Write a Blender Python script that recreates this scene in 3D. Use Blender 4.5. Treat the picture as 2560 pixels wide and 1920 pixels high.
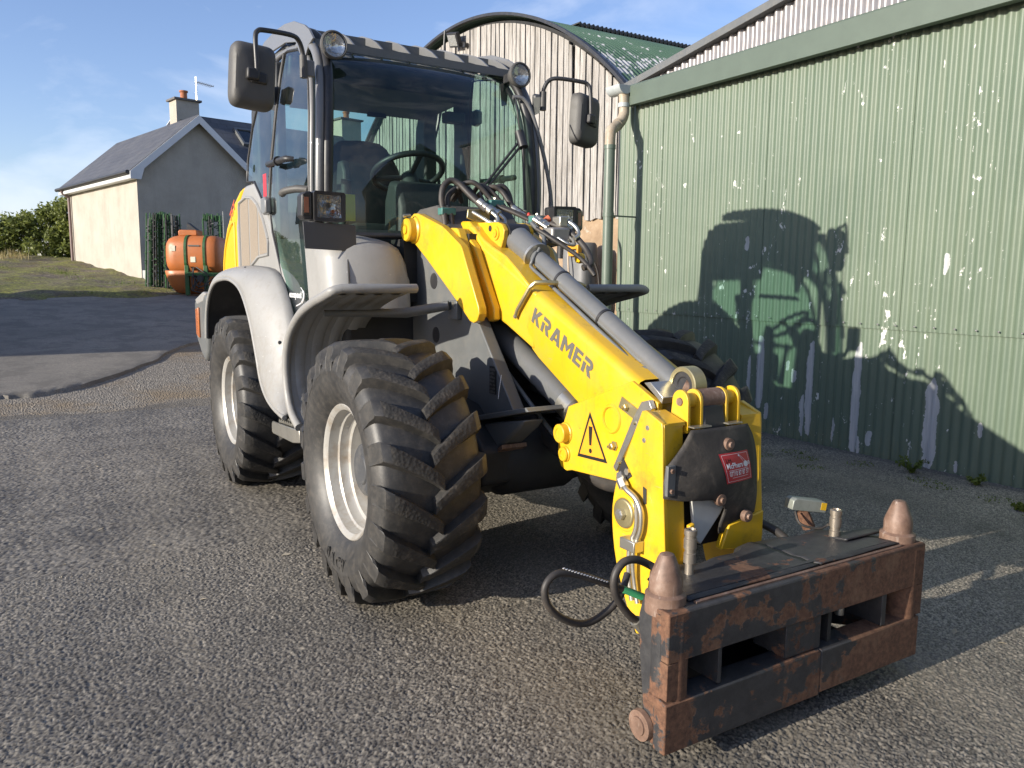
import bpy, bmesh, math, random
import numpy as np
from mathutils import Vector, Matrix
random.seed(7); rng = np.random.default_rng(11)
for o in list(bpy.data.objects): bpy.data.objects.remove(o)
SC = bpy.context.scene
COL = SC.collection
rad = math.radians

# ------------------------------------------------------------------ camera
cam_d = bpy.data.cameras.new('camera'); cam = bpy.data.objects.new('camera', cam_d); COL.objects.link(cam)
def camera_axes(yaw, pitch, roll):
    f = Vector((-math.sin(yaw)*math.cos(pitch), math.cos(yaw)*math.cos(pitch), -math.sin(pitch)))
    r = Vector((math.cos(yaw), math.sin(yaw), 0)); u = r.cross(f); c, s = math.cos(roll), math.sin(roll)
    return r*c+u*s, u*c-r*s, f
_r, _u, _f = camera_axes(rad(-31.231), rad(7.767), rad(.505))
cam.matrix_world = Matrix(((_r.x, _u.x, -_f.x, -1.7505), (_r.y, _u.y, -_f.y, -3.0449), (_r.z, _u.z, -_f.z, 1.3285), (0, 0, 0, 1)))
cam_d.sensor_width = 36; cam_d.lens = 28.02; cam_d.clip_start = .05; cam_d.clip_end = 3000
SC.camera = cam
SC.render.resolution_x = 1024; SC.render.resolution_y = 768

# ------------------------------------------------------------------ sky and sun
SUN_DIR = Vector((1, .02, -.282)).normalized()          # way the light travels
SUN_EL = math.asin(-SUN_DIR.z)
world = bpy.data.worlds.new('World'); SC.world = world; world.use_nodes = True
nt = world.node_tree; nt.nodes.clear()
w_out = nt.nodes.new('ShaderNodeOutputWorld'); w_bg = nt.nodes.new('ShaderNodeBackground')
w_sky = nt.nodes.new('ShaderNodeTexSky'); w_sky.sky_type = 'NISHITA'; w_sky.sun_disc = False
w_sky.sun_elevation = SUN_EL; w_sky.sun_rotation = math.atan2(-SUN_DIR.x, -SUN_DIR.y)
w_sky.air_density = 1.0; w_sky.dust_density = .5; w_sky.ozone_density = 2.5
w_bg.inputs['Strength'].default_value = .098
# thin streaks of high cloud, part of the sky itself
w_tc = nt.nodes.new('ShaderNodeTexCoord'); w_map = nt.nodes.new('ShaderNodeMapping'); w_map.inputs['Scale'].default_value = (2.2, 2.2, 7.5)
w_map.inputs['Rotation'].default_value = (.25, .35, .2); w_map.inputs['Location'].default_value = (.35, .9, .1)
w_n = nt.nodes.new('ShaderNodeTexNoise'); w_n.inputs['Scale'].default_value = 1.25; w_n.inputs['Detail'].default_value = 7; w_n.inputs['Roughness'].default_value = .55
w_n.inputs['Distortion'].default_value = .9
w_r = nt.nodes.new('ShaderNodeValToRGB'); w_r.color_ramp.elements[0].position = .48; w_r.color_ramp.elements[1].position = .76
w_r.color_ramp.elements[1].color = (.62, .62, .62, 1)
w_mix = nt.nodes.new('ShaderNodeMix'); w_mix.data_type = 'RGBA'; w_mix.inputs[7].default_value = (5.2, 5.6, 6.4, 1)
L = nt.links.new
L(w_tc.outputs['Generated'], w_map.inputs['Vector']); L(w_map.outputs[0], w_n.inputs['Vector']); L(w_n.outputs['Fac'], w_r.inputs[0])
L(w_r.outputs[0], w_mix.inputs[0]); w_tint = nt.nodes.new('ShaderNodeMix'); w_tint.data_type = 'RGBA'; w_tint.blend_type = 'MULTIPLY'; w_tint.inputs[0].default_value = 1; w_tint.inputs[7].default_value = (1.08, 1.0, 1.14, 1)
L(w_sky.outputs[0], w_tint.inputs[6]); L(w_tint.outputs[2], w_mix.inputs[6]); L(w_mix.outputs[2], w_bg.inputs['Color']); L(w_bg.outputs[0], w_out.inputs[0])
sun_d = bpy.data.lights.new('sun', 'SUN'); sun = bpy.data.objects.new('sun', sun_d); COL.objects.link(sun)
sun_d.energy = 3.8; sun_d.angle = rad(.53); sun_d.color = (1.0, .925, .80)
sun.rotation_euler = SUN_DIR.to_track_quat('-Z', 'Y').to_euler(); sun.location = (-20, -3, 6)
SC.view_settings.view_transform = 'Standard'; SC.view_settings.look = 'None'
SC.view_settings.gamma = 1; SC.view_settings.use_curve_mapping = False
SC.view_settings.exposure = 1.02
SC.render.engine = 'CYCLES'
SC.cycles.max_bounces = 8; SC.cycles.transparent_max_bounces = 16; SC.cycles.transmission_bounces = 6; SC.cycles.glossy_bounces = 4

# ------------------------------------------------------------------ materials
def node(nt, kind, **kw):
    n = nt.nodes.new(kind)
    for k, v in kw.items():
        if k in n.inputs: n.inputs[k].default_value = v
        else: setattr(n, k, v)
    return n
class NT:
    """little wrapper: a material with a principled shader and texture nodes"""
    def __init__(s, name):
        s.m = bpy.data.materials.new(name); s.m.use_nodes = True; s.t = s.m.node_tree
        s.b = s.t.nodes['Principled BSDF']; s.tc = node(s.t, 'ShaderNodeTexCoord')
    def link(s, a, b): s.t.links.new(a, b)
    def noise(s, scale, detail=3, rough=.5, coord='Object', stretch=None, dist=0, w=None):
        n = node(s.t, 'ShaderNodeTexNoise', Scale=scale, Detail=detail, Roughness=rough, Distortion=dist)
        s.link(s.vec(coord, stretch, w), n.inputs['Vector']); return n.outputs['Fac']
    def vec(s, coord='Object', stretch=None, w=None):
        out = s.tc.outputs[coord] if coord != 'World' else node(s.t, 'ShaderNodeNewGeometry').outputs['Position']
        if stretch or w:
            mp = node(s.t, 'ShaderNodeMapping'); mp.inputs['Scale'].default_value = stretch or (1, 1, 1)
            if w: mp.inputs['Location'].default_value = w
            s.link(out, mp.inputs[0]); out = mp.outputs[0]
        return out
    def voro(s, scale, feature='F1', coord='Object', out='Distance', stretch=None, rand=1):
        n = node(s.t, 'ShaderNodeTexVoronoi', Scale=scale, Randomness=rand); n.feature = feature
        s.link(s.vec(coord, stretch), n.inputs['Vector']); return n.outputs[out]
    def ramp(s, fac, stops):
        n = node(s.t, 'ShaderNodeValToRGB'); e = n.color_ramp.elements
        while len(e) < len(stops): e.new(.5)
        for i, (p, c) in enumerate(stops):
            e[i].position = p; c = c if hasattr(c, '__len__') else (c, c, c); e[i].color = (*c[:3], 1)
        s.link(fac, n.inputs[0]); return n.outputs[0]
    def mix(s, fac, a, b, blend='MIX'):
        n = node(s.t, 'ShaderNodeMix', data_type='RGBA', blend_type=blend)
        for i, v in ((0, fac), (6, a), (7, b)):
            if hasattr(v, 'links') or hasattr(v, 'is_linked'): s.link(v, n.inputs[i])
            else: n.inputs[i].default_value = v if i == 0 else (*v[:3], 1)
        return n.outputs[2]
    def math(s, op, a, b=0.0, c=None):
        n = node(s.t, 'ShaderNodeMath', operation=op)
        for i, v in enumerate((a, b) if c is None else (a, b, c)):
            if hasattr(v, 'is_linked'): s.link(v, n.inputs[i])
            else: n.inputs[i].default_value = v
        return n.outputs[0]
    def bump(s, h, strength=.3, dist=.01):
        n = node(s.t, 'ShaderNodeBump', Strength=strength, Distance=dist); s.link(h, n.inputs['Height'])
        if s.b.inputs['Normal'].is_linked:
            s.link(s.b.inputs['Normal'].links[0].from_socket, n.inputs['Normal'])
        s.link(n.outputs[0], s.b.inputs['Normal'])
    def col(s, c):
        if hasattr(c, 'is_linked'): s.link(c, s.b.inputs['Base Color'])
        else: s.b.inputs['Base Color'].default_value = (*c, 1)
    def set(s, **k):
        for n, v in k.items():
            i = s.b.inputs[n.replace('_', ' ')]
            if hasattr(v, 'is_linked'): s.link(v, i)
            else: i.default_value = v
        return s
def paint(name, c, rough=.4, metal=0, var=.12, scale=6, dirt=None, dirt_amt=.35, coat=0, spec=.5, bump=.06, bscale=90):
    """painted or moulded surface: slight tone drift, dust film, fine orange peel"""
    n = NT(name); a = n.noise(scale, 5, .6, 'World')
    lo = tuple(x*(1-var) for x in c); hi = tuple(min(1, x*(1+var)) for x in c)
    col = n.ramp(a, [(.3, lo), (.7, hi)])
    if dirt:
        d = n.noise(scale*2.3, 8, .72, 'World', w=(3, 1, 7)); f = n.ramp(d, [(.48, 0), (.75, dirt_amt)])
        col = n.mix(f, col, dirt)
        rr = n.mix(f, (rough,)*3, (min(1, rough+.35),)*3); n.link(rr, n.b.inputs['Roughness'])
    else: n.b.inputs['Roughness'].default_value = rough
    n.col(col); n.set(Metallic=metal, Coat_Weight=coat, Specular_IOR_Level=spec)
    if bump: n.bump(n.noise(bscale, 3, .6, 'World'), bump, .004)
    return n.m
def rusty(name, black=.5, seed=0., centre=False):
    n = NT(name)
    a = n.noise(5, 9, .68, 'World', stretch=(1, 1, 1.4), w=(seed, 2, 1)); b = n.noise(55, 6, .7, 'World')
    s_ = n.noise(3.2, 4, .5, 'World', stretch=(6, 6, .6), w=(seed, 0, 0))
    rust = n.mix(n.ramp(b, [(.35, 0), (.7, 1)]), (.075, .036, .021), (.185, .09, .05))
    rust = n.mix(n.ramp(n.noise(11, 6, .7, 'World', w=(9, 9, seed)), [(.5, 0), (.72, .6)]), rust, (.22, .13, .075))
    mask = n.math('ADD', n.math('MULTIPLY', a, .75), n.math('MULTIPLY', s_, .25))
    if centre:      # handling keeps the paint longest in the middle of the bars
        sp = node(n.t, 'ShaderNodeSeparateXYZ'); n.link(n.vec('World'), sp.inputs[0])
        mask = n.math('ADD', mask, n.math('SUBTRACT', .050, n.math('MULTIPLY', n.math('POWER', n.math('ABSOLUTE', sp.outputs[0]), 2.0), .55)))
    f = n.ramp(mask, [(black-.012, 0), (black+.012, 1)])
    blk = n.mix(n.ramp(n.noise(20, 5, .7, 'World'), [(.4, 0), (.8, .5)]), (.028, .028, .030), (.085, .083, .08))
    n.col(n.mix(f, rust, blk)); n.link(n.mix(f, (.85,)*3, (.5,)*3), n.b.inputs['Roughness'])
    n.bump(b, .35, .003); n.bump(n.math('MULTIPLY', f, 1.0), .4, .0015)
    return n.m
MT = {}
def yellow_mat():
    """machine yellow that has worked: dust film, grease smears, fine scratches and a few chips"""
    n = NT('yellow_paint'); c = n.ramp(n.noise(2.5, 5, .6, 'World'), [(.3, (.62, .37, .012)), (.7, (.69, .415, .014))])
    film = n.ramp(n.noise(7, 8, .72, 'World', w=(3, 1, 7)), [(.42, 0), (.78, .36)]); c = n.mix(film, c, (.34, .25, .11))
    run = n.ramp(n.noise(9, 6, .65, 'World', stretch=(1, 1, .16), w=(0, 0, 5)), [(.60, 0), (.80, .4)]); c = n.mix(run, c, (.22, .14, .04))
    smear = n.ramp(n.noise(4.2, 7, .75, 'World', w=(8, 2, 2)), [(.585, 0), (.72, .5)]); c = n.mix(smear, c, (.16, .10, .035))
    sc = n.ramp(n.noise(75, 2, .5, 'World', stretch=(1, .12, 1), w=(1, 4, 4)), [(.735, 0), (.75, .55)]); c = n.mix(sc, c, (.42, .30, .12))
    chip = n.ramp(n.noise(58, 4, .7, 'World', w=(6, 6, 6)), [(.705, 0), (.715, 1)]); c = n.mix(chip, c, (.10, .06, .035))
    n.col(c); n.link(n.mix(film, (.33,)*3, (.7,)*3), n.b.inputs['Roughness']); n.set(Coat_Weight=.15); n.bump(n.noise(160, 3, .6, 'World'), .05, .004); n.bump(chip, .4, -.001); return n.m
MT['yellow'] = yellow_mat()
MT['yellow_plastic'] = paint('yellow_plastic', (.66, .38, .015), .4, var=.04)
def body_mat():
    """faded light grey plastic with mud spray and scuffs"""
    n = NT('light_grey_body_plastic'); c = n.ramp(n.noise(2, 5, .6, 'World'), [(.3, (.245, .242, .232)), (.7, (.295, .29, .277))])
    sp = node(n.t, 'ShaderNodeSeparateXYZ'); n.link(n.vec('World'), sp.inputs[0])
    low = n.math('MULTIPLY', n.math('SUBTRACT', 1.25, sp.outputs[2]), .22)
    f = n.ramp(n.math('ADD', n.noise(21, 9, .75, 'World', w=(3, 1, 7)), low), [(.52, 0), (.80, .45)]); c = n.mix(f, c, (.20, .175, .14))
    run = n.ramp(n.noise(11, 6, .65, 'World', stretch=(1, 1, .14), w=(0, 2, 5)), [(.58, 0), (.82, .4)]); c = n.mix(run, c, (.15, .135, .115))
    sc = n.ramp(n.noise(60, 2, .5, 'World', stretch=(1, .15, 1), w=(1, 4, 4)), [(.72, 0), (.74, .5)]); c = n.mix(sc, c, (.42, .41, .40))
    n.col(c); n.link(n.mix(f, (.45,)*3, (.85,)*3), n.b.inputs['Roughness']); n.bump(n.noise(220, 3, .6, 'World'), .05, .004); return n.m
MT['grey_body'] = body_mat()
MT['chassis'] = paint('dark_grey_chassis_paint', (.115, .12, .12), .42, var=.1, dirt=(.2, .18, .15), dirt_amt=.35)
MT['cyl_grey'] = paint('grey_cylinder_paint', (.125, .128, .128), .3, var=.06, dirt=(.22, .2, .17), dirt_amt=.2, coat=.2)
MT['cab_grey'] = paint('satin_grey_cab_paint', (.155, .155, .155), .36, var=.05, coat=.25)
MT['black'] = paint('black_plastic', (.022, .022, .024), .45, var=.15, dirt=(.11, .1, .085), dirt_amt=.25)
MT['mirror_plastic'] = paint('weathered_black_plastic', (.075, .072, .068), .55, var=.12, dirt=(.13, .12, .1), dirt_amt=.3, bump=.1, bscale=300)
MT['dark_metal'] = paint('black_steel', (.03, .03, .032), .4, var=.2, dirt=(.1, .09, .075), dirt_amt=.35)
MT['under'] = paint('oily_underbody_and_gap_shade', (.018, .018, .018), .6, var=.3, dirt=(.06, .05, .04), dirt_amt=.4)  # also the painted shade colour for gaps, openings and hollows
MT['interior'] = paint('cab_interior_plastic', (.035, .037, .04), .6, var=.1)
MT['seat'] = paint('black_seat_cloth', (.03, .03, .033), .85, var=.15, bump=.3, bscale=400)
MT['hose'] = paint('black_rubber_hose', (.035, .031, .028), .55, var=.2, dirt=(.12, .09, .065), dirt_amt=.5)
MT['zinc'] = paint('zinc_plated_steel', (.55, .53, .47), .32, metal=.85, var=.12, dirt=(.3, .24, .15), dirt_amt=.4)
MT['yellow_zinc'] = paint('yellow_passivated_steel', (.46, .40, .22), .38, metal=.8, var=.2, dirt=(.2, .16, .1), dirt_amt=.4)
MT['teal'] = paint('teal_paint', (.05, .17, .15), .45, var=.1, dirt=(.15, .14, .12), dirt_amt=.35)
MT['red'] = paint('red_cap', (.45, .03, .02), .45)
MT['plate'] = paint('dark_number_plate_blank', (.06, .063, .068), .5, var=.06)
MT['rust'] = rusty('rusted_steel_worn_black', .50, 0, True)
MT['rust_top'] = rusty('black_steel_plate_rust_spots', .455, 4.)
def pin_mat():
    n = NT('polished_rusty_steel'); a = n.noise(16, 8, .7, 'World'); c = n.ramp(a, [(.3, (.095, .055, .038)), (.55, (.20, .125, .09)), (.75, (.30, .225, .18))])
    c = n.mix(n.ramp(n.noise(60, 4, .6, 'World', stretch=(1, 1, .2)), [(.6, 0), (.75, .6)]), c, (.40, .33, .28)); n.col(c); n.set(Roughness=.55, Metallic=.1); n.bump(a, .15, .003); return n.m
MT['rust_pin'] = pin_mat()
MT['red_sticker'] = paint('red_sticker_print', (.48, .025, .035), .35, var=.06)
MT['white_print'] = paint('white_print', (.75, .75, .75), .5, var=.03, bump=0)
MT['black_print'] = paint('black_print', (.012, .012, .012), .5, var=.03, bump=0)
MT['grey_print'] = paint('grey_decal', (.12, .115, .10), .4, var=.05, bump=0)
MT['orange_print'] = paint('orange_decal', (.80, .33, .02), .45, var=.05, bump=0)
MT['red_print'] = paint('faded_red_decal', (.5, .09, .04), .45, var=.1, bump=0)
MT['lens_orange'] = paint('orange_lens', (.5, .16, .05), .2, var=.1, coat=.6)
MT['green_tape'] = paint('green_hose_band', (.05, .30, .13), .5)
def rubber():
    n = NT('tyre_rubber'); a = n.noise(7, 6, .65, 'World'); d = n.noise(26, 8, .75, 'World', w=(5, 5, 1))
    base = n.ramp(a, [(.3, (.020, .0195, .019)), (.75, (.042, .040, .037))])
    col = n.mix(n.ramp(d, [(.46, 0), (.76, .5)]), base, (.125, .11, .092))
    n.col(col); n.set(Roughness=.5, Specular_IOR_Level=.55); n.bump(n.noise(120, 4, .6, 'World'), .12, .003); return n.m
def rubber_top():
    n = NT('tyre_rubber_muddy'); d = n.voro(75, coord='World'); a = n.noise(18, 8, .7, 'World')
    m = n.ramp(a, [(.48, 0), (.70, .9)])
    grit = n.mix(n.ramp(n.voro(60, coord='World', out='Color'), [(.2, 0), (.9, 1)]), (.045, .040, .034), (.13, .11, .085))
    n.col(n.mix(m, (.03, .028, .025), grit)); n.set(Roughness=.75); n.bump(d, .45, .004); return n.m
MT['rubber'] = rubber(); MT['lug'] = rubber_top()
def rim_mat():
    n = NT('silver_wheel_paint'); a = n.noise(9, 8, .7, 'World')
    c = n.mix(n.ramp(a, [(.50, 0), (.72, .8)]), (.42, .405, .37), (.26, .19, .12))
    n.col(c); n.set(Roughness=.33, Metallic=.25); return n.m
MT['rim'] = rim_mat()
def apron():
    n = NT('dusty_black_rubber_sheet'); a = n.noise(9, 8, .68, 'World', dist=.6)
    n.col(n.ramp(a, [(.3, (.022, .02, .019)), (.55, (.045, .040, .035)), (.75, (.13, .11, .085))])); n.set(Roughness=.62)
    n.bump(n.noise(14, 6, .6, 'World'), .3, .012); return n.m
MT['apron'] = apron()
def glass(name, tint, refl=1.0):
    m = bpy.data.materials.new(name); m.use_nodes = True; t = m.node_tree; t.nodes.clear()
    o = node(t, 'ShaderNodeOutputMaterial'); tr = node(t, 'ShaderNodeBsdfTransparent'); tr.inputs[0].default_value = (*tint, 1)
    g = node(t, 'ShaderNodeBsdfGlossy', Roughness=.012); g.inputs[0].default_value = (refl, refl, refl, 1)
    df = node(t, 'ShaderNodeBsdfDiffuse'); df.inputs[0].default_value = (.4, .36, .3, 1)
    fr = node(t, 'ShaderNodeFresnel', IOR=1.55); ge = node(t, 'ShaderNodeNewGeometry'); io = node(t, 'ShaderNodeMix'); io.inputs[2].default_value = 1.55; io.inputs[3].default_value = 1/1.55; t.links.new(ge.outputs['Backfacing'], io.inputs[0]); t.links.new(io.outputs[0], fr.inputs['IOR']); mx = node(t, 'ShaderNodeMixShader'); m2 = node(t, 'ShaderNodeMixShader')
    tc = node(t, 'ShaderNodeTexCoord'); nz = node(t, 'ShaderNodeTexNoise', Scale=5, Detail=8, Roughness=.7); rp = node(t, 'ShaderNodeValToRGB')
    rp.color_ramp.elements[0].position = .45; rp.color_ramp.elements[1].position = .85; rp.color_ramp.elements[1].color = (.09, .09, .09, 1)
    t.links.new(tc.outputs['Object'], nz.inputs[0]); t.links.new(nz.outputs[0], rp.inputs[0]); t.links.new(rp.outputs[0], m2.inputs[0])
    t.links.new(tr.outputs[0], m2.inputs[1]); t.links.new(df.outputs[0], m2.inputs[2])
    t.links.new(fr.outputs[0], mx.inputs[0]); t.links.new(m2.outputs[0], mx.inputs[1]); t.links.new(g.outputs[0], mx.inputs[2]); t.links.new(mx.outputs[0], o.inputs[0])
    return m
MT['glass'] = glass('green_tinted_cab_glass', (.60, .76, .70)); MT['clear'] = glass('clear_lens', (.86, .86, .84))
def chrome():
    n = NT('lamp_reflector'); n.col((.8, .8, .8)); n.set(Metallic=.75, Roughness=.2); n.bump(n.voro(55, coord='World'), .25, .01); return n.m
MT['chrome'] = chrome()
MT['mirror'] = paint('mirror_glass', (.7, .72, .74), .03, metal=1, var=.02, bump=0)

# ------------------------------------------------------------------ mesh helpers
class G:
    def __init__(s): s.v = []; s.f = []; s.mi = []; s.cur = 0
    def add(s, vs, fs):
        b = len(s.v); s.v += [tuple(map(float, p)) for p in vs]; s.f += [tuple(b+i for i in q) for q in fs]; s.mi += [s.cur]*len(fs); return s
    def box(s, x0, x1, y0, y1, z0, z1):
        vs = [(x, y, z) for x in (x0, x1) for y in (y0, y1) for z in (z0, z1)]
        return s.add(vs, [(0, 1, 3, 2), (4, 6, 7, 5), (0, 4, 5, 1), (2, 3, 7, 6), (0, 2, 6, 4), (1, 5, 7, 3)])
    def prism(s, poly, a, b, ax='x'):
        """polygon (in the other two axes) pushed from a to b along ax"""
        def P(u, w, t): return {'x': (t, u, w), 'y': (u, t, w), 'z': (u, w, t)}[ax]
        n = len(poly); vs = [P(*p, a) for p in poly]+[P(*p, b) for p in poly]
        fs = [tuple(range(n))[::-1], tuple(range(n, 2*n))]+[(i, (i+1) % n, n+(i+1) % n, n+i) for i in range(n)]
        return s.add(vs, fs)
    def tube(s, path, r, n=10, caps=True):
        P = [Vector(p) for p in path]; m = len(P); rr = r if hasattr(r, '__len__') else [r]*m
        T = [(P[min(i+1, m-1)]-P[max(i-1, 0)]).normalized() for i in range(m)]
        up = Vector((0, 0, 1)) if abs(T[0].z) < .9 else Vector((1, 0, 0)); N = (up-T[0]*up.dot(T[0])).normalized(); vs = []
        for i in range(m):
            N = (N-T[i]*N.dot(T[i])).normalized(); B = T[i].cross(N)
            vs += [P[i]+(N*math.cos(a)+B*math.sin(a))*rr[i] for a in [2*math.pi*k/n for k in range(n)]]
        fs = [(i*n+k, i*n+(k+1) % n, (i+1)*n+(k+1) % n, (i+1)*n+k) for i in range(m-1) for k in range(n)]
        if caps: fs += [tuple(range(n))[::-1], tuple(range((m-1)*n, m*n))]
        return s.add(vs, fs)
    def cyl(s, p0, p1, r0, r1=None, n=20): return s.tube([p0, p1], [r0, r0 if r1 is None else r1], n)
    def lathe(s, prof, c, ax='x', n=40, caps=False):
        """profile of (along, radius) round axis ax through c"""
        vs = []
        for a, r in prof:
            for k in range(n):
                t = 2*math.pi*k/n; u, w = r*math.cos(t), r*math.sin(t)
                d = {'x': (a, u, w), 'y': (u, a, w), 'z': (u, w, a)}[ax]; vs.append((c[0]+d[0], c[1]+d[1], c[2]+d[2]))
        m = len(prof); fs = [(i*n+k, i*n+(k+1) % n, (i+1)*n+(k+1) % n, (i+1)*n+k) for i in range(m-1) for k in range(n)]
        if caps: fs += [tuple(range(n))[::-1], tuple(range((m-1)*n, m*n))]
        return s.add(vs, fs)
    def loft(s, rows, close=False):
        """grid surface through rows of equally many points"""
        n = len(rows[0]); vs = [p for r in rows for p in r]
        fs = [(i*n+k, i*n+k+1, (i+1)*n+k+1, (i+1)*n+k) for i in range(len(rows)-1) for k in range(n-1)]
        return s.add(vs, fs)
    def mirror(s):
        """add the copy reflected in x = 0"""
        n = len(s.v); s.v += [(-x, y, z) for x, y, z in s.v]; m = len(s.f)
        s.f += [tuple(n+i for i in q)[::-1] for q in s.f[:m]]; s.mi += s.mi[:m]; return s
    def build(s, name, mat, parent=None, smooth=None, bevel=0, seg=2, solid=0, subsurf=0, origin=None, matrix=None):
        me = bpy.data.meshes.new(name); me.from_pydata(s.v, [], s.f); me.validate()
        mats = mat if isinstance(mat, (list, tuple)) else [mat]
        for m in mats: me.materials.append(MT[m] if isinstance(m, str) else m)
        if len(mats) > 1 and len(me.polygons) == len(s.mi): me.polygons.foreach_set('material_index', s.mi)
        bm = bmesh.new(); bm.from_mesh(me)
        bmesh.ops.recalc_face_normals(bm, faces=bm.faces); bm.to_mesh(me); bm.free()
        o = bpy.data.objects.new(name, me); COL.objects.link(o)
        if smooth is not None:
            me.polygons.foreach_set('use_smooth', [True]*len(me.polygons)); me.set_sharp_from_angle(angle=rad(smooth))
        if solid: md = o.modifiers.new('solid', 'SOLIDIFY'); md.thickness = solid; md.offset = 0
        if bevel:
            md = o.modifiers.new('bevel', 'BEVEL'); md.width = bevel; md.segments = seg; md.limit_method = 'ANGLE'; md.angle_limit = rad(35); md.harden_normals = False
            me.polygons.foreach_set('use_smooth', [True]*len(me.polygons)); me.set_sharp_from_angle(angle=rad(smooth or 40))
        if subsurf: md = o.modifiers.new('sub', 'SUBSURF'); md.levels = md.render_levels = subsurf
        if matrix is not None: o.matrix_world = matrix
        if parent: o.parent = parent
        return o
def spline(pts, k=6):
    """Catmull-Rom through the points"""
    P = [Vector(p) for p in pts]; out = []
    for i in range(len(P)-1):
        a, b, c, d = P[max(i-1, 0)], P[i], P[i+1], P[min(i+2, len(P)-1)]
        for j in range(k):
            t = j/k; out.append(.5*((2*b)+(c-a)*t+(2*a-5*b+4*c-d)*t*t+(3*b-a-3*c+d)*t**3))
    return out+[P[-1]]
def spl2(pts, k=6): return [(p.x, p.y) for p in spline([(a, b, 0) for a, b in pts], k)]
def empty(name, loc=(0, 0, 0), label=None, cat=None, group=None):
    o = bpy.data.objects.new(name, None); COL.objects.link(o); o.location = loc; o.empty_display_size = .2
    return tag(o, label, cat, group)
def tag(o, label=None, cat=None, group=None, kind=None):
    for k, v in (('label', label), ('category', cat), ('group', group), ('kind', kind)):
        if v: o[k] = v
    return o
def text_mesh(name, body, mat, size, matrix, parent, depth=.0006, bold=.0, width=None, align='LEFT'):
    cu = bpy.data.curves.new(name, 'FONT'); cu.body = body; cu.size = size; cu.extrude = depth; cu.offset = bold; cu.align_x = align
    cu.resolution_u = 3
    t = bpy.data.objects.new('tmp_text', cu); COL.objects.link(t); dg = bpy.context.evaluated_depsgraph_get(); dg.update()
    me = bpy.data.meshes.new_from_object(t.evaluated_get(dg)); bpy.data.objects.remove(t)
    if width:
        xs = [v.co.x for v in me.vertices]; k = width/(max(xs)-min(xs)); x0 = min(xs)
        for v in me.vertices: v.co.x = (v.co.x-x0)*k
    me.name = name; me.materials.clear(); me.materials.append(MT[mat]); me.transform(matrix)
    o = bpy.data.objects.new(name, me); COL.objects.link(o)
    if parent: o.parent = parent
    return o
def frame_matrix(origin, right, up):
    r = Vector(right).normalized(); u = Vector(up); u = (u-r*u.dot(r)).normalized(); n = r.cross(u)
    return Matrix(((r.x, u.x, n.x, origin[0]), (r.y, u.y, n.y, origin[1]), (r.z, u.z, n.z, origin[2]), (0, 0, 0, 1)))
def gz(y):
    """height of the yard: level by the loader, rising behind it"""
    return .0425*math.log1p(math.exp(max(-40, min(40, (y-4.5)*2))))
# ================================================================== SETTING
def struct(name, g, mat, **k): return tag(g.build(name, mat, **k), kind='structure')
# ---- ground materials
def ground_mat():
    n = NT('stony_ground'); a = n.noise(1.2, 8, .65, 'World'); v = n.voro(55, coord='World', out='Color'); d = n.voro(55, coord='World')
    col = n.mix(n.ramp(v, [(.1, 0), (.9, 1)]), (.12, .108, .09), (.32, .285, .235))
    col = n.mix(n.ramp(a, [(.45, 0), (.62, .75)]), col, (.23, .17, .10))
    n.col(col); n.set(Roughness=.9); n.bump(d, .8, .02); n.bump(n.noise(9, 6, .6, 'World'), .5, .03); return n.m
def aggregate_mat():
    n = NT('worn_aggregate_tarmac'); v = n.voro(95, coord='World', out='Color'); d = n.voro(95, coord='World')
    big = n.noise(.9, 6, .6, 'World'); mid = n.noise(6, 6, .6, 'World')
    col = n.ramp(v, [(.05, (.12, .107, .087)), (.5, (.25, .223, .18)), (.95, (.43, .375, .29))])
    col = n.mix(n.ramp(d, [(.35, 0), (.75, .8)]), col, (.07, .063, .054))
    col = n.mix(n.ramp(big, [(.35, .5), (.65, 0)]), col, (.065, .059, .052))
    col = n.mix(n.ramp(mid, [(.58, 0), (.8, .4)]), col, (.25, .205, .15))
    n.col(col); n.set(Roughness=.8); h = n.math('SUBTRACT', 1.0, d); n.bump(h, .9, .012); return n.m
def stones_mat():
    n = NT('aggregate_stones'); at = node(n.t, 'ShaderNodeAttribute'); at.attribute_name = 'stone'
    big = n.noise(.9, 6, .6, 'World'); mid = n.noise(6, 6, .6, 'World'); fine = n.noise(420, 3, .6, 'World')
    col = n.ramp(at.outputs['Fac'], [(0, (.072, .064, .053)), (.18, (.095, .084, .069)), (.2, (.15, .134, .11)), (.6, (.30, .267, .215)), (1, (.46, .405, .32))])
    col = n.mix(n.ramp(big, [(.35, .5), (.65, 0)]), col, (.065, .059, .052))
    col = n.mix(n.ramp(mid, [(.58, 0), (.8, .3)]), col, (.25, .205, .15))
    oil = n.ramp(n.noise(1.35, 5, .6, 'World', w=(4, 2, 0)), [(.60, 0), (.70, .55)]); col = n.mix(oil, col, (.045, .041, .037)); tr = n.ramp(n.noise(1.1, 4, .5, 'World', stretch=(2.4, .22, 1), w=(1, 0, 0)), [(.5, 0), (.7, .4)]); col = n.mix(tr, col, (.27, .235, .18))
    col = n.mix(.5, col, n.ramp(fine, [(.3, .7), (.7, 1.25)]), 'MULTIPLY')
    n.col(col); n.set(Roughness=.62); n.bump(fine, .35, .002); return n.m
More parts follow.
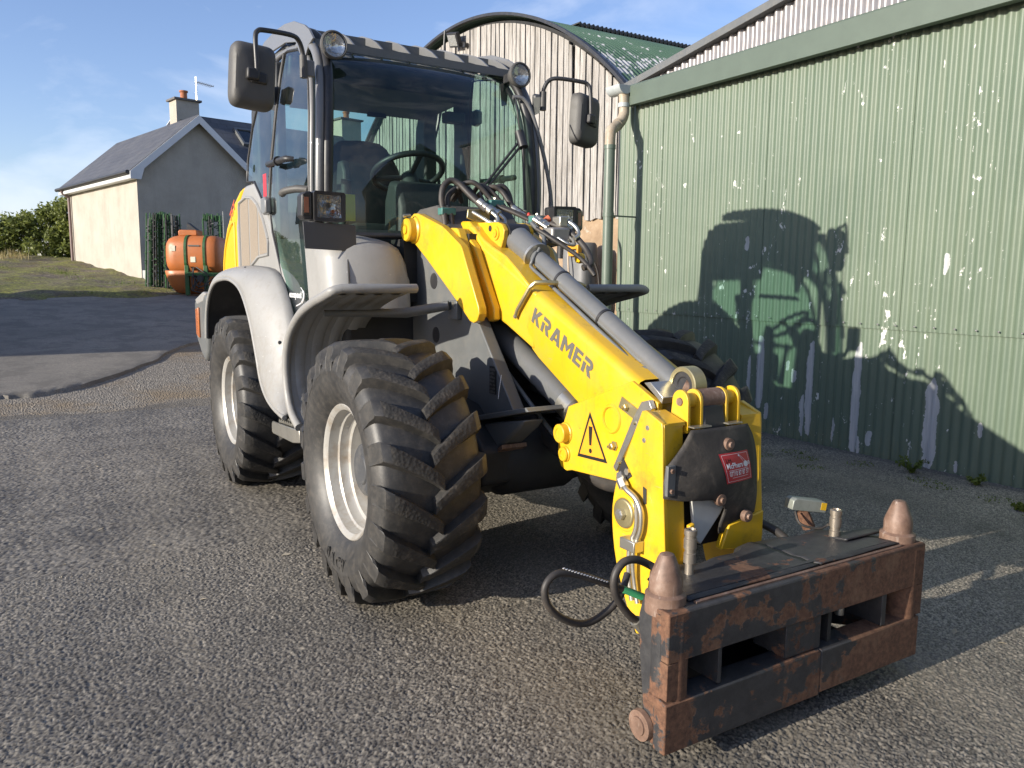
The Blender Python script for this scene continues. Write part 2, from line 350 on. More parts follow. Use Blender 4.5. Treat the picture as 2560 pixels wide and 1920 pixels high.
def concrete_mat():
    n = NT('old_concrete'); a = n.noise(1.1, 8, .65, 'World'); b = n.noise(28, 6, .7, 'World')
    c = n.ramp(a, [(.3, (.19, .172, .145)), (.7, (.33, .295, .24))]); c = n.mix(n.ramp(b, [(.35, .45), (.6, 0)]), c, (.15, .14, .125))
    wob = n.ramp(n.noise(2.4, 7, .7, 'World', w=(2, 9, 0)), [(.5, 0), (.56, .6)]); c = n.mix(n.ramp(n.noise(70, 5, .75, 'World'), [(.42, .6), (.6, 0)]), c, (.10, .09, .075)); c = n.mix(wob, c, (.12, .108, .09))
    n.col(c); n.set(Roughness=.85); n.bump(b, .4, .008); n.bump(n.noise(160, 3, .6, 'World'), .4, .003); return n.m
def bank_mat():
    n = NT('mossy_rough_ground'); a = n.noise(.8, 8, .7, 'World', dist=.5); b = n.noise(6, 8, .75, 'World'); v = n.voro(40, coord='World')
    soil = n.ramp(b, [(.3, (.10, .085, .065)), (.55, (.24, .195, .14)), (.75, (.38, .31, .21))])
    moss = n.ramp(b, [(.3, (.13, .15, .025)), (.7, (.42, .42, .05))])
    c = n.mix(n.ramp(a, [(.40, 0), (.56, .95)]), soil, moss)
    c = n.mix(n.ramp(n.noise(1.7, 5, .6, 'World', w=(4, 4, 0)), [(.5, 0), (.7, .6)]), c, (.15, .085, .03))
    c = n.mix(n.ramp(n.noise(19, 8, .85, 'World'), [(.44, .85), (.58, 0)]), c, (.04, .035, .028)); n.col(c); n.set(Roughness=.95); n.bump(b, .8, .05); n.bump(v, .5, .02); return n.m
MT['ground'] = ground_mat(); MT['aggregate'] = aggregate_mat(); MT['stones'] = stones_mat(); MT['concrete'] = concrete_mat(); MT['bank'] = bank_mat()
# ---- the ground sheet, out to the horizon
xs = [-700, -300, -120, -60, -30, -18, -10]+[-6+.5*i for i in range(25)]+[10, 16, 26, 50, 120, 300, 700]
ys = [-700, -300, -120, -60, -30, -15]+[-8+.5*i for i in range(76)]+[34, 40, 55, 90, 150, 300, 700]
g = G(); g.loft([[(x, y, gz(min(y, 27.))-.02-.01*math.sin(x*1.3)*math.sin(y*1.7)*(abs(y) < 40)) for x in xs] for y in ys])
struct('ground', g, 'ground', smooth=60)
# ---- worn aggregate yard the loader stands on
edge = spl2([(-16, 5.6), (-9, 5.3), (-4, 5.35), (-2.02, 5.18), (-1.24, 5.0), (-.7, 5.25), (-.22, 5.33), (.8, 5.5), (2.2, 5.4), (3.9, 5.6)], 8)
def edge_y(x): return np.interp(x, [p[0] for p in edge], [p[1] for p in edge])
xs = np.linspace(-16, 3.9, 200); rows = []
for t in np.linspace(0, 1, 60): rows.append([(x, -13+(edge_y(x)+.035*math.sin(x*23)+.02*math.sin(x*57)+13)*t, 0) for x in xs])
rows = [[(x, y, gz(y)) for x, y, _ in r] for r in rows]
rows.append([(x, y+.015, z-.05) for x, y, z in rows[-1]])
g = G().loft(rows); struct('yard', g, 'aggregate', smooth=60)
# ---- close to: every stone of the aggregate stands proud
def stone_field(name, x0, x1, y0, y1, step, cell, keep, fade):
    nx, ny = int((x1-x0)/step)+1, int((y1-y0)/step)+1
    X, Y = np.meshgrid(np.linspace(x0, x1, nx), np.linspace(y0, y1, ny)); X = X.ravel(); Y = Y.ravel()
    ci, cj = np.floor(X/cell).astype(np.int64), np.floor(Y/cell).astype(np.int64)
    def h(i, j, k): 
        v = np.sin((i*127.1+j*311.7+k*74.7)*.01745)*43758.5453; v = np.sin(i*12.9898*(k+1)+j*78.233+k*3.1)*43758.5453+v; return v-np.floor(v)
    best = np.full(X.shape, 9.); d2 = best.copy(); bi = np.zeros_like(ci); bj = np.zeros_like(ci)
    for di in (-1, 0, 1):
        for dj in (-1, 0, 1):
            i, j = ci+di, cj+dj; px, py = (i+.1+.8*h(i, j, 1))*cell, (j+.1+.8*h(i, j, 2))*cell
            an = h(i, j, 5)*3.14159; dx, dy = X-px, Y-py; u = dx*np.cos(an)+dy*np.sin(an); v = -dx*np.sin(an)+dy*np.cos(an)
            d = np.sqrt((u*.82)**2+(v*1.25)**2); m = d < best
            d2 = np.where(m, best, np.minimum(d2, d)); best = np.where(m, d, best); bi = np.where(m, i, bi); bj = np.where(m, j, bj)
    r = h(bi, bj, 3); size = .42+.30*h(bi, bj, 4); q = np.clip(1-(best/(size*cell))**2, 0, 1); prof = np.minimum(1, q*2.4)
    Z = (.0010+.0050*r)*prof*(cell/.0100)*(.25+.75*(r > .12))
    tilt = (X-(bi+.5)*cell)*(h(bi, bj, 6)-.5)+(Y-(bj+.5)*cell)*(h(bi, bj, 7)-.5); Z += prof*tilt*.35
    tint = np.where(prof > .18, .2+.8*h(bi, bj, 8)**1.6, .16*h(bi, bj, 9))
    f = np.clip(np.minimum.reduce([X-x0, x1-X, Y-y0, y1-Y])/fade, 0, 1)
    Z = Z*f+.0035-.006*(1-f)+np.array([gz(y) for y in np.linspace(y0, y1, ny)]).repeat(nx)
    idx = np.arange(nx*ny).reshape(ny, nx); q = np.stack([idx[:-1, :-1], idx[:-1, 1:], idx[1:, 1:], idx[1:, :-1]], -1).reshape(-1, 4)
    cx, cy = X[q].mean(1), Y[q].mean(1); q = q[keep(cx, cy)]
    used, inv = np.unique(q, return_inverse=True); q = inv.reshape(-1, 4); co = np.stack([X, Y, Z], -1)[used]
    me = bpy.data.meshes.new(name); me.vertices.add(len(co)); me.vertices.foreach_set('co', co.ravel())
    me.loops.add(len(q)*4); me.polygons.add(len(q)); me.loops.foreach_set('vertex_index', q.ravel().astype(np.int32))
    me.polygons.foreach_set('loop_start', np.arange(len(q), dtype=np.int32)*4); me.update(calc_edges=True)
    at = me.attributes.new('stone', 'FLOAT', 'POINT'); at.data.foreach_set('value', tint[used].astype(np.float32))
    me.materials.append(MT['stones'])
    o = bpy.data.objects.new(name, me); COL.objects.link(o); return tag(o, kind='structure')
stone_field('aggregate_surface', -2.6, 3.55, -2.5, .9, .0052, .0080, lambda x, y: ((x+1.75)*.518+(y+3.045)*.855 > 1.6) & (x-.55*y < 4.0), .05)
stone_field('aggregate_surface', -2.9, 3.55, .85, 5.0, .0098, .0100, lambda x, y: (y < edge_y(x)-.05) & (y > .86), .05)
# ---- concrete of the upper yard, with a broken edge
near = spl2([(-16, 7.2), (-8, 6.3), (-4, 6.0), (-2.03, 5.95), (-1.33, 6.3), (-.5, 7.45), (-.25, 8.0), (.25, 8.7), (1.6, 9.9), (3.8, 11)], 8); far = [(-16, 13), (-6, 13.6), (-2.2, 13.95), (-.15, 14.5), (1.3, 14.6), (3.8, 15.2)]
xs = np.linspace(-16, 3.8, 420); jag = np.cumsum(rng.normal(0, .012, 420)); jag -= np.convolve(jag, np.ones(41)/41, 'same'); yn = np.interp(xs, *zip(*near))+jag+rng.normal(0, .012, 420); yf = np.interp(xs, *zip(*far)); rows = []
for t, lift in [(0, -.03), (.004, .008)]+[(q, .016) for q in np.linspace(.02, 1, 60)]:
    rows.append([(x, a_+(b_-a_)*t, gz(a_+(b_-a_)*t)+lift) for x, a_, b_ in zip(xs, yn, yf)])
struct('concrete_yard', G().loft(rows), 'concrete', smooth=50)
# ---- rough bank behind the yard
g = G(); rows = []
for y in np.linspace(13.2, 27, 60):
    rows.append([(x, y, gz(y)+.05*min(1, max(-.6, (y-14.1-.12*x)*2))+.035*math.sin(x*3.1+y)*math.sin(y*2.3-x)+.02*math.sin(7*x)*math.sin(6*y)) for x in np.linspace(-26, 12, 150)])
g.loft(rows); struct('grass_bank', g, 'bank', smooth=60)

# ================================================================== GREEN SHED
XW = 3.62; PITCH = .072
STRIPS = [(1.70, .52, .60, .040), (1.175, .44, .74, .032), (.745, .42, .82, .036), (.148, .31, .64, .046), (1.24, .21, .33, .022), (1.818, .47, .35, .020), (1.34, .522, .10, .022), (1.404, .605, .08, .012), (.935, .14, .19, .016), (.617, .13, .11, .022), (-.194, .33, .10, .016), (1.61, .19, .14, .018), (.12, 1.43, .14, .016), (.70, .06, .14, .014), (1.9, 1.62, .12, .018), (.30, .05, .10, .010), (-.05, .05, .08, .012)]
def green_mat():
    n = NT('flaking_green_paint_on_tin'); tone = n.noise(1.3, 5, .6, 'World'); str_ = n.noise(2.2, 5, .6, 'World', stretch=(1, 9, .5))
    c = n.ramp(tone, [(.3, (.104, .140, .100)), (.7, (.136, .172, .122))]); c = n.mix(n.ramp(str_, [(.35, .5), (.62, 0)]), c, (.098, .138, .096))
    c = n.mix(n.ramp(n.noise(1.1, 4, .5, 'World', stretch=(1, 14, .3), w=(0, 7, 2)), [(.5, 0), (.75, .35)]), c, (.165, .185, .125))
    # flakes: small chips gathered along a few ribs
    chip = n.noise(17, 6, .66, 'World', stretch=(1, 1.0, .6)); where = n.noise(1.35, 4, .6, 'World', stretch=(1, 2.2, .7), w=(0, 3.3, 1.2))
    f = n.ramp(n.math('ADD', chip, n.math('MULTIPLY', n.math('SUBTRACT', where, .5), .55)), [(.672, 0), (.688, 1)])
    c = n.mix(f, c, (.62, .62, .58))
    # long bare strips where the paint has peeled off in sheets
    sp = node(n.t, 'ShaderNodeSeparateXYZ'); n.link(n.vec('World'), sp.inputs[0]); y, z = sp.outputs[1], sp.outputs[2]
    wob = n.math('MULTIPLY', n.math('SUBTRACT', n.noise(9, 5, .65, 'World', stretch=(1, .4, 1)), .5), .05)
    wz = n.math('MULTIPLY', n.math('SUBTRACT', n.noise(40, 4, .6, 'World'), .5), .02); acc = None
    for cy, cz, hh, hw in STRIPS:
        dy = n.math('ABSOLUTE', n.math('SUBTRACT', n.math('ADD', y, wob), cy)); dz = n.math('ABSOLUTE', n.math('SUBTRACT', z, cz))
        e = n.math('SUBTRACT', 1.0, n.math('ADD', n.math('POWER', n.math('DIVIDE', n.math('ADD', dy, wz), hw), 2.0), n.math('POWER', n.math('DIVIDE', dz, hh*.53), 4.0)))
        acc = e if acc is None else n.math('MAXIMUM', acc, e)
    m = n.ramp(acc, [(0, 0), (.05, 1)]); c = n.mix(m, c, n.ramp(n.noise(6, 5, .6, 'World', stretch=(1, 9, .6)), [(.35, (.34, .35, .35)), (.7, (.50, .50, .49))]))
    n.col(c); n.set(Roughness=.48, Specular_IOR_Level=.4); n.bump(n.math('MAXIMUM', f, m), .5, -.0012); n.bump(n.noise(3, 4, .5, 'World'), .25, .02)
    return n.m
MT['green'] = green_mat()
MT['fascia'] = paint('grey_green_fascia_paint', (.088, .115, .090), .45, var=.07)
MT['tin'] = paint('bare_galvanised_tin', (.23, .22, .225), .42, metal=.35, var=.2, dirt=(.12, .09, .07), dirt_amt=.4)
def corr(g, y0, y1, z0, z1, x, pitch=PITCH, amp=.0085, seg=10, ztop=None, phase=0):
    n = max(2, int(round((y1-y0)/pitch*seg))); lo = []; hi = []
    for i in range(n+1):
        y = y0+(y1-y0)*i/n; a = math.sin(2*math.pi*y/pitch+phase); xx = x+amp*(a*.75+.25*math.copysign(abs(a)**.5, a)); lo.append((xx, y, z0)); hi.append((xx, y, z1 if ztop is None else ztop(y)))
    mid = [[(p[0], p[1], p[2]+(q[2]-p[2])*t) for p, q in zip(lo, hi)] for t in (0, .33, .66, 1)]
    return g.loft(mid)
shed = empty('green_shed', (XW, 1, 0), 'green corrugated iron shed with flaking paint running down the right side', 'shed')
def at_shed(o, par=None):
    par = par or shed; o.parent = par; o.matrix_parent_inverse = par.matrix_basis.inverted() if par is shed else Matrix(); return o
W = PITCH*9
ys = [3.68-W*i for i in range(13)]
for i in range(12):
    a, b = ys[i+1], ys[i]; j = random.uniform(-.004, .004)
    at_shed(corr(G(), a-.012, b+.012, -.03+random.uniform(-.01, .02), .985, XW+.006+.003*(i % 2)).build('wall_sheet', 'green', smooth=80))
    at_shed(corr(G(), a-.012, b+.012, .963+j, 3.08, XW-.004+.003*(i % 2)).build('wall_sheet', 'green', smooth=80))
g = G()
for i in range(80):
    y = 3.6-i*PITCH*2+.018; 
    if y < -3.9: break
    g.lathe([(0, .007), (-.004, .006), (-.006, .003), (-.0065, 0.0005)], (XW-.016, y, .993), 'x', 8)
at_shed(tag(g.build('sheet_screws', 'tin', smooth=50), kind='stuff'))
VERGE = lambda y: 3.275+(3.6-y)*.163
at_shed(G().prism([(3.50, 3.015), (3.50, 3.20), (3.515, 3.215), (3.60, 3.215), (3.60, 3.20), (3.52, 3.195), (3.52, 3.03), (3.57, 3.03), (3.57, 3.015)], -4.3, 3.46, 'y').build('fascia', 'fascia', bevel=.003))
at_shed(corr(G(), -4.3, 3.62, 3.08, 4.5, 3.70, pitch=.10, amp=.016, seg=8, ztop=lambda y: VERGE(y)-.01).build('gable_cladding', 'tin', smooth=40))
g = G(); g.add([(3.62, 3.66, VERGE(3.66)-.05), (3.62, 3.66, VERGE(3.66)+.02), (3.62, -4.4, VERGE(-4.4)+.02), (3.62, -4.4, VERGE(-4.4)-.05), (3.70, 3.66, VERGE(3.66)-.05), (3.70, 3.66, VERGE(3.66)+.02), (3.70, -4.4, VERGE(-4.4)+.02), (3.70, -4.4, VERGE(-4.4)-.05)],
    [(0, 1, 2, 3), (7, 6, 5, 4), (0, 4, 5, 1), (1, 5, 6, 2), (2, 6, 7, 3), (3, 7, 4, 0)]); at_shed(g.build('verge_trim', 'chassis', bevel=.004))
g = G(); g.add([(3.68, 3.66, VERGE(3.66)+.01), (3.68, -4.4, VERGE(-4.4)+.01), (12, -4.4, VERGE(-4.4)+.01), (12, 3.66, VERGE(3.66)+.01)], [(0, 1, 2, 3)]); at_shed(g.build('roof', 'tin', solid=.02))
g = G().box(3.66, 3.74, 3.60, 3.70, 0, 3.2); g.box(3.75, 12, 3.62, 3.68, 0, 3.25); at_shed(g.build('end_wall', 'under'))
at_shed(G().box(3.72, 12, -4.35, -4.28, 0, 4.4).build('end_wall', 'tin'))
# half round gutter end, swan neck and downpipe
MT['pvc'] = paint('stained_grey_pipe', (.34, .29, .22), .5, var=.2, scale=9, dirt=(.28, .17, .08), dirt_amt=.6)
MT['pvc_green'] = paint('green_grey_downpipe', (.115, .145, .115), .4, var=.08)
MT['gutter'] = paint('pale_grey_gutter', (.38, .41, .41), .45, var=.08)
prof = [(math.cos(t)*.085, math.sin(t)*.085) for t in np.linspace(math.pi, 2*math.pi, 14)]
at_shed(G().prism([(3.445+a, 3.205+b) for a, b in prof], 3.40, 3.62, 'y').build('gutter_end', 'gutter', smooth=40))
at_shed(G().tube(spline([(3.47, 3.46, 3.14), (3.475, 3.46, 3.02), (3.47, 3.455, 2.93), (3.41, 3.43, 2.85), (3.32, 3.39, 2.79), (3.245, 3.36, 2.74), (3.225, 3.35, 2.66), (3.225, 3.35, 2.58)], 6), .053, 18).build('swan_neck', 'pvc', smooth=50))
at_shed(G().tube([(3.47, 3.46, 3.04), (3.47, 3.46, 3.0)], .058, 18).build('pipe_collar', 'gutter', smooth=50)); at_shed(G().tube([(3.37, 3.415, 2.825), (3.345, 3.40, 2.805)], .058, 18).build('pipe_collar', 'pvc', smooth=50))
dp = at_shed(G().tube([(3.225, 3.35, 0), (3.225, 3.35, 2.6)], .052, 20).build('downpipe', 'pvc_green', smooth=50))
for z in (2.58, 1.93): at_shed(G().tube([(3.225, 3.35, z-.02), (3.225, 3.35, z+.02)], .057, 20).build('pipe_collar', 'pvc_green', smooth=50))
g = G(); g.box(3.25, 3.62, 3.40, 3.41, 1.92, 1.935); at_shed(g.build('pipe_bracket', 'pvc_green'))

# ================================================================== TIMBER BARN
XB = 3.85
def board_mat():
    n = NT('whitewashed_weathered_boards'); gr = n.noise(14, 6, .7, 'World', stretch=(1, 5, .35)); kn = n.voro(11, coord='World', stretch=(1, 1.6, .5))
    oi = node(n.t, 'ShaderNodeObjectInfo'); 
    c = n.ramp(gr, [(.26, (.08, .072, .064)), (.40, (.29, .27, .245)), (.6, (.43, .408, .38)), (.8, (.50, .48, .45))])
    c = n.mix(n.ramp(kn, [(.02, .85), (.12, 0)]), c, (.07, .055, .045))
    c = n.mix(n.ramp(n.noise(3, 6, .7, 'World', stretch=(1, 3, .4)), [(.46, 0), (.66, .7)]), c, (.15, .138, .12))
    c = n.mix(.6, c, n.ramp(oi.outputs['Random'], [(0, .72), (1, 1.1)]), 'MULTIPLY')
    n.col(c); n.set(Roughness=.85); n.bump(gr, .5, .006); return n.m
MT['board'] = board_mat()
def plaster():
    n = NT('stained_render'); a = n.noise(2.2, 8, .7, 'World'); b = n.noise(30, 6, .7, 'World')
    c = n.ramp(a, [(.3, (.20, .13, .075)), (.55, (.33, .235, .15)), (.72, (.42, .34, .25))]); c = n.mix(n.ramp(n.noise(9, 7, .7, 'World', w=(1, 8, 2)), [(.58, 0), (.66, .8)]), c, (.46, .42, .36))
    n.col(c); n.set(Roughness=.9); n.bump(b, .5, .01); return n.m
MT['plaster'] = plaster()
barn = empty('timber_barn', (XB, 7.8, 0), 'barrel roofed barn clad in whitewashed upright boards beside the green shed', 'barn')
def at_barn(o): o.parent = barn; o.matrix_parent_inverse = barn.matrix_basis.inverted(); return o
ARC = lambda y, r=5.87: 4.83-5.87+math.sqrt(max(0, r*r-(y-7.8)**2))
y = 3.80; k = 0
while y < 11.6:
    w = random.choice((.072, .080, .088, .094, .104)); gap = random.choice((.014, .018, .024, .030, .042)); x = XB-random.uniform(0, .016)
    z0 = 2.0+random.uniform(-.05, .03)+.012*(y-4); lean = random.uniform(-.006, .006)
    if k == 9: lean = .055
    zt0, zt1 = ARC(y)-.06, ARC(y+w)-.06
    if 3.60 < y < 3.9: z0 = 1.99
    bow = random.uniform(-.012, .012); zm = (z0+zt0)/2
    vs = [(x, y, z0), (x, y+w+random.uniform(-.004, .004), z0+random.uniform(-.03, .03)), (x-bow, y+lean*.5, zm), (x-bow, y+w+lean*.5, zm), (x, y+lean, zt0), (x, y+w+lean, zt1)]
    vs += [(p[0]+.02, p[1], p[2]) for p in vs]
    g = G().add(vs, [(0, 1, 3, 2), (2, 3, 5, 4), (7, 6, 8, 9), (9, 8, 10, 11), (0, 2, 8, 6), (2, 4, 10, 8), (1, 7, 9, 3), (3, 9, 11, 5), (0, 6, 7, 1), (4, 5, 11, 10)])
    at_barn(g.build('plank', 'board')); y += w+gap; k += 1
g = G(); pts = [(yy, ARC(yy)-.02) for yy in np.linspace(3.70, 11.9, 40)]; g.prism([(3.70, 1.95)]+pts+[(11.9, 1.95)], XB+.05, XB+.08); at_barn(g.build('gap_shade_backing', 'under'))  # dark sheet behind the planks, shade of the gaps put into its colour
at_barn(G().box(XB+.03, XB+.3, 3.72, 11.9, -.2, 2.08).build('base_wall', 'plaster'))
at_barn(G().box(XB-.05, XB+.03, 3.86, 3.945, 1.97, 3.28).build('corner_post', 'dark_metal', bevel=.004)); at_barn(G().box(XB-.02, XB+.03, 3.84, 3.93, 0, 1.96).build('door_post', paint('tarred_timber', (.06, .048, .038), .8, var=.2)))
def barrel_mat():
    n = NT('green_barrel_roof_sheet'); a = n.noise(1.6, 8, .7, 'World', stretch=(.35, 1.2, 1.2)); 
    c = n.ramp(n.noise(.8, 4, .5, 'World'), [(.3, (.05, .098, .062)), (.7, (.075, .13, .085))]); sp = node(n.t, 'ShaderNodeSeparateXYZ'); n.link(n.vec('World'), sp.inputs[0])
    low = n.ramp(n.math('MULTIPLY', n.math('SUBTRACT', 4.5, sp.outputs[2]), .9), [(0, 0), (1, .16)])
    f = n.ramp(n.math('ADD', n.math('ADD', n.math('MULTIPLY', a, .62), n.math('MULTIPLY', n.noise(11, 6, .7, 'World', stretch=(1.6, .5, .5)), .38)), low), [(.605, 0), (.63, 1)])
    n.col(n.mix(f, c, n.mix(n.ramp(a, [(.5, 0), (.75, 1)]), (.33, .34, .35), (.52, .52, .52)))); n.set(Roughness=.5); return n.m
MT['barrel'] = barrel_mat()
g = G(); rows = []
th0 = math.asin((3.62-7.8)/5.9)
for i in range(41):
    t = th0+(-2*th0)*i/40; rows.append([(XB-.10+.0095*j, 7.8+(5.90+.012*math.sin(2*math.pi*(.0095*j)/.076))*math.sin(t), 4.83-5.87+(5.90+.012*math.sin(2*math.pi*(.0095*j)/.076))*math.cos(t)) for j in range(0, 700)])
g.loft(rows); at_barn(g.build('roof', 'barrel', smooth=80))
g = G(); prof = []
for rr, xx in ((5.895, XB-.11), (5.93, XB-.11), (5.93, XB-.06), (5.895, XB-.06)): prof.append([(xx, 7.8+rr*math.sin(th0-2*th0*i/60), 4.83-5.87+rr*math.cos(th0-2*th0*i/60)) for i in range(61)])
g.loft(prof+[prof[0]]); at_barn(g.build('roof_verge', 'dark_metal', smooth=30))
g = G(); rr = []
for zz in (0, .05): rr.append([(5.05+.0095*j, 6.45+.02*zz, ARC(6.4)+.10+zz+.02*math.sin(2*math.pi*.0095*j/.076)) for j in range(560)])
rr.append([(p[0], p[1]+.9, p[2]+.03) for p in rr[1]]); g.loft(rr); at_barn(g.build('overlap_sheet', 'black', smooth=60, solid=.008))
# floodlight under the verge
fl = empty('floodlight', (XB, 7.6, 4.66), 'small black floodlight under the barn verge', 'floodlight')
def kid(o, p): o.parent = p; o.matrix_parent_inverse = p.matrix_basis.inverted(); return o
m = Matrix.Translation((3.73, 7.66, 4.67)) @ Matrix.Rotation(rad(-25), 4, 'Y') @ Matrix.Rotation(rad(12), 4, 'X')
kid(G().box(-.04, .03, -.13, .13, -.10, .10).build('housing', 'black', bevel=.008, matrix=m), fl); kid(G().box(-.046, -.041, -.105, .105, -.075, .075).build('lens', 'chrome', matrix=m), fl)
kid(G().tube([(3.76, 7.56, 4.62), (3.84, 7.52, 4.60)], .02, 8).build('bracket', 'black'), fl); kid(G().tube([(3.77, 7.46, 4.56), (3.84, 7.46, 4.56)], .035, 10).build('sensor', 'black'), fl)
# machine and pipes against the barn's base wall
wm = empty('pressure_washer', (3.5, 4.25, 1.36), 'grey pressure washer with an orange yellow handle against the barn wall', 'pressure washer')
g = G(); rows = []
for z, s_ in ((1.02, .86), (1.06, .95), (1.3, .98), (1.55, 1.0), (1.66, .96), (1.69, .86)):
    rows.append([(3.52+.13*s_*math.copysign(abs(math.cos(t))**.5, math.cos(t)), 4.22+.21*s_*math.copysign(abs(math.sin(t))**.5, math.sin(t)), z) for t in np.linspace(0, 2*math.pi, 33)])
g.loft(rows); g.add(rows[-1][:-1], [tuple(range(32))]); kid(g.build('housing', paint('grey_washer_plastic', (.17, .17, .17), .5), smooth=45), wm)
kid(G().prism([(4.02, 1.66), (4.21, 1.66), (4.21, 1.54), (4.02, 1.54), (4.02, 1.575), (4.17, 1.575), (4.17, 1.615), (4.05, 1.615), (4.05, 1.576), (4.019, 1.576)], 3.345, 3.40).build('handle', paint('orange_yellow_plastic', (.62, .28, .02), .45), bevel=.006), wm)
kid(G().tube(spline([(3.40, 4.42, 1.52), (3.40, 4.40, 1.70), (3.42, 4.30, 1.76), (3.44, 4.24, 1.72)], 5), .045, 10).build('cap', 'black', smooth=50), wm)
kid(G().tube(spline([(3.37, 4.22, 1.60), (3.34, 4.19, 1.52), (3.33, 4.16, 1.35), (3.34, 4.15, 1.0), (3.36, 4.15, .3)], 5), .011, 8).build('cable', paint('beige_cable', (.42, .33, .24), .6), smooth=50), wm)
kid(G().tube(spline([(3.5, 4.03, 1.5), (3.55, 3.98, 1.46), (3.6, 3.96, 1.2), (3.6, 3.96, .4)], 5), .012, 8).build('hose', 'hose', smooth=50), wm)
kid(G().box(3.40, 3.64, 4.03, 4.41, 0, 1.02).build('stand', 'dark_metal', bevel=.01), wm)
wp = G().tube(spline([(3.40, 3.62, 0), (3.40, 3.62, .8), (3.395, 3.615, 1.4), (3.42, 3.64, 1.72), (3.5, 3.75, 1.78)], 5), .012, 10).build('water_pipe', paint('blue_pipe', (.06, .24, .50), .4), smooth=50)
tag(wp, 'thin blue water pipe standing beside the green downpipe', 'pipe')
# ================================================================== HOUSE
HM = Matrix(((.9784, -.2067, 0, .619), (.2067, .9784, 0, 17.905), (0, 0, 1, 0), (0, 0, 0, 1)))
def roughcast(name, c1, c2):
    n = NT(name); a = n.noise(1.6, 7, .7, 'World'); b = n.noise(45, 5, .65, 'World'); s_ = n.noise(1.5, 5, .6, 'World', stretch=(3, 3, .4))
    c = n.ramp(a, [(.35, c1), (.65, c2)]); c = n.mix(n.ramp(s_, [(.5, 0), (.75, .35)]), c, tuple(x*.72 for x in c1))
    n.col(c); n.set(Roughness=.92); n.bump(b, .7, .02); return n.m
MT['render'] = roughcast('cream_roughcast', (.365, .332, .278), (.44, .402, .343))
def slate():
    n = NT('slate_roof'); br = node(n.t, 'ShaderNodeTexBrick', Scale=1.0); br.inputs['Brick Width'].default_value = .26; br.inputs['Row Height'].default_value = .19; br.inputs['Mortar Size'].default_value = .006
    br.inputs['Color1'].default_value = (.062, .063, .07, 1); br.inputs['Color2'].default_value = (.085, .085, .092, 1); br.inputs['Mortar'].default_value = (.03, .03, .033, 1)
    uv = node(n.t, 'ShaderNodeUVMap'); n.link(uv.outputs[0], br.inputs['Vector'])
    c = n.mix(n.ramp(n.noise(1.4, 6, .7, 'World'), [(.45, 0), (.7, .6)]), br.outputs['Color'], (.12, .118, .112))
    n.col(c); n.set(Roughness=.55); n.bump(br.outputs['Fac'], .8, -.02); return n.m
MT['slate'] = slate(); MT['white_board'] = paint('white_bargeboard', (.60, .61, .62), .4, var=.04); MT['downpipe_brown'] = paint('pinkish_brown_downpipe', (.20, .14, .13), .5)
MT['cap'] = paint('dark_cap_stone', (.12, .11, .105), .8); MT['pot'] = paint('terracotta', (.36, .13, .06), .8)
house = empty('house', HM @ Vector((1.4, 2.5, 1.05)), 'cream roughcast house with slate roof and white bargeboards behind the sprayer', 'house')
def hb(g, name, mat, par=None, **k):
    o = g.build(name, mat, matrix=HM, **k); p = par or house; o.parent = p
    o.matrix_parent_inverse = house.matrix_basis.inverted(); return o
hb(G().prism([(0, .7), (0, 3.76), (1.46, 5.04), (2.92, 3.76), (2.92, .7)], 0, 5.7, 'y'), 'wall', 'render')
hb(G().box(2.6, 6.6, .35, 3.8, .7, 3.9), 'wall', 'render')
def roof_plane(g, p):   # quad (four corners) given eave to ridge; thickness in z
    t = .05; g.add(list(p)+[(a, b, c-t) for a, b, c in p], [(0, 1, 2, 3), (7, 6, 5, 4), (0, 4, 5, 1), (1, 5, 6, 2), (2, 6, 7, 3), (3, 7, 4, 0)])
g = G(); roof_plane(g, [(-.2, -.17, 3.66), (-.2, 5.95, 3.66), (1.46, 5.95, 5.125), (1.46, -.17, 5.125)]); r1 = hb(g, 'roof', 'slate')
g = G(); roof_plane(g, [(1.46, -.17, 5.125), (1.46, 5.95, 5.125), (3.12, 5.95, 3.66), (3.12, -.17, 3.66)]); r2 = hb(g, 'roof', 'slate')
g = G(); roof_plane(g, [(2.0, 1.2, 4.83), (6.75, .05, 3.9), (6.75, 2.0, 5.50), (1.9, 2.0, 5.50)]); g = G(); roof_plane(g, [(1.75, .05, 3.9), (6.75, .05, 3.9), (6.75, 2.0, 5.50), (1.75, 2.0, 5.50)]); r3 = hb(g, 'roof', 'slate')
g = G(); roof_plane(g, [(1.75, 2.0, 5.50), (6.75, 2.0, 5.50), (6.75, 3.95, 3.9), (1.75, 3.95, 3.9)]); r4 = hb(g, 'roof', 'slate')
hb(G().prism([(.35, 3.5), (.1, 3.93), (2.0, 5.46), (3.9, 3.93), (3.8, 3.5)], 6.45, 6.65), 'wall', 'render')
for o, ax in ((r1, 0), (r2, 0), (r3, 1), (r4, 1)):
    uv = o.data.uv_layers.new(name='UVMap')
    for l in o.data.loops:
        c = o.data.vertices[l.vertex_index].co; uv.data[l.index].uv = (c.y if ax == 0 else c.x, c.z*1.32)
for s_ in (1, -1):
    X = lambda a: 1.46+s_*(a-1.46)
    hb(G().prism([(X(-.2), 3.47), (X(-.2), 3.64), (X(1.46), 5.11), (X(1.46), 4.92), (X(.12), 3.73), (X(.04), 3.47)], -.20, -.165, 'y'), 'bargeboard', 'white_board')
hb(G().box(-.2, -.165, -.15, 5.9, 3.49, 3.62), 'fascia_board', 'white_board'); hb(G().box(-.19, .02, -.15, 5.9, 3.48, 3.50), 'soffit', 'white_board')
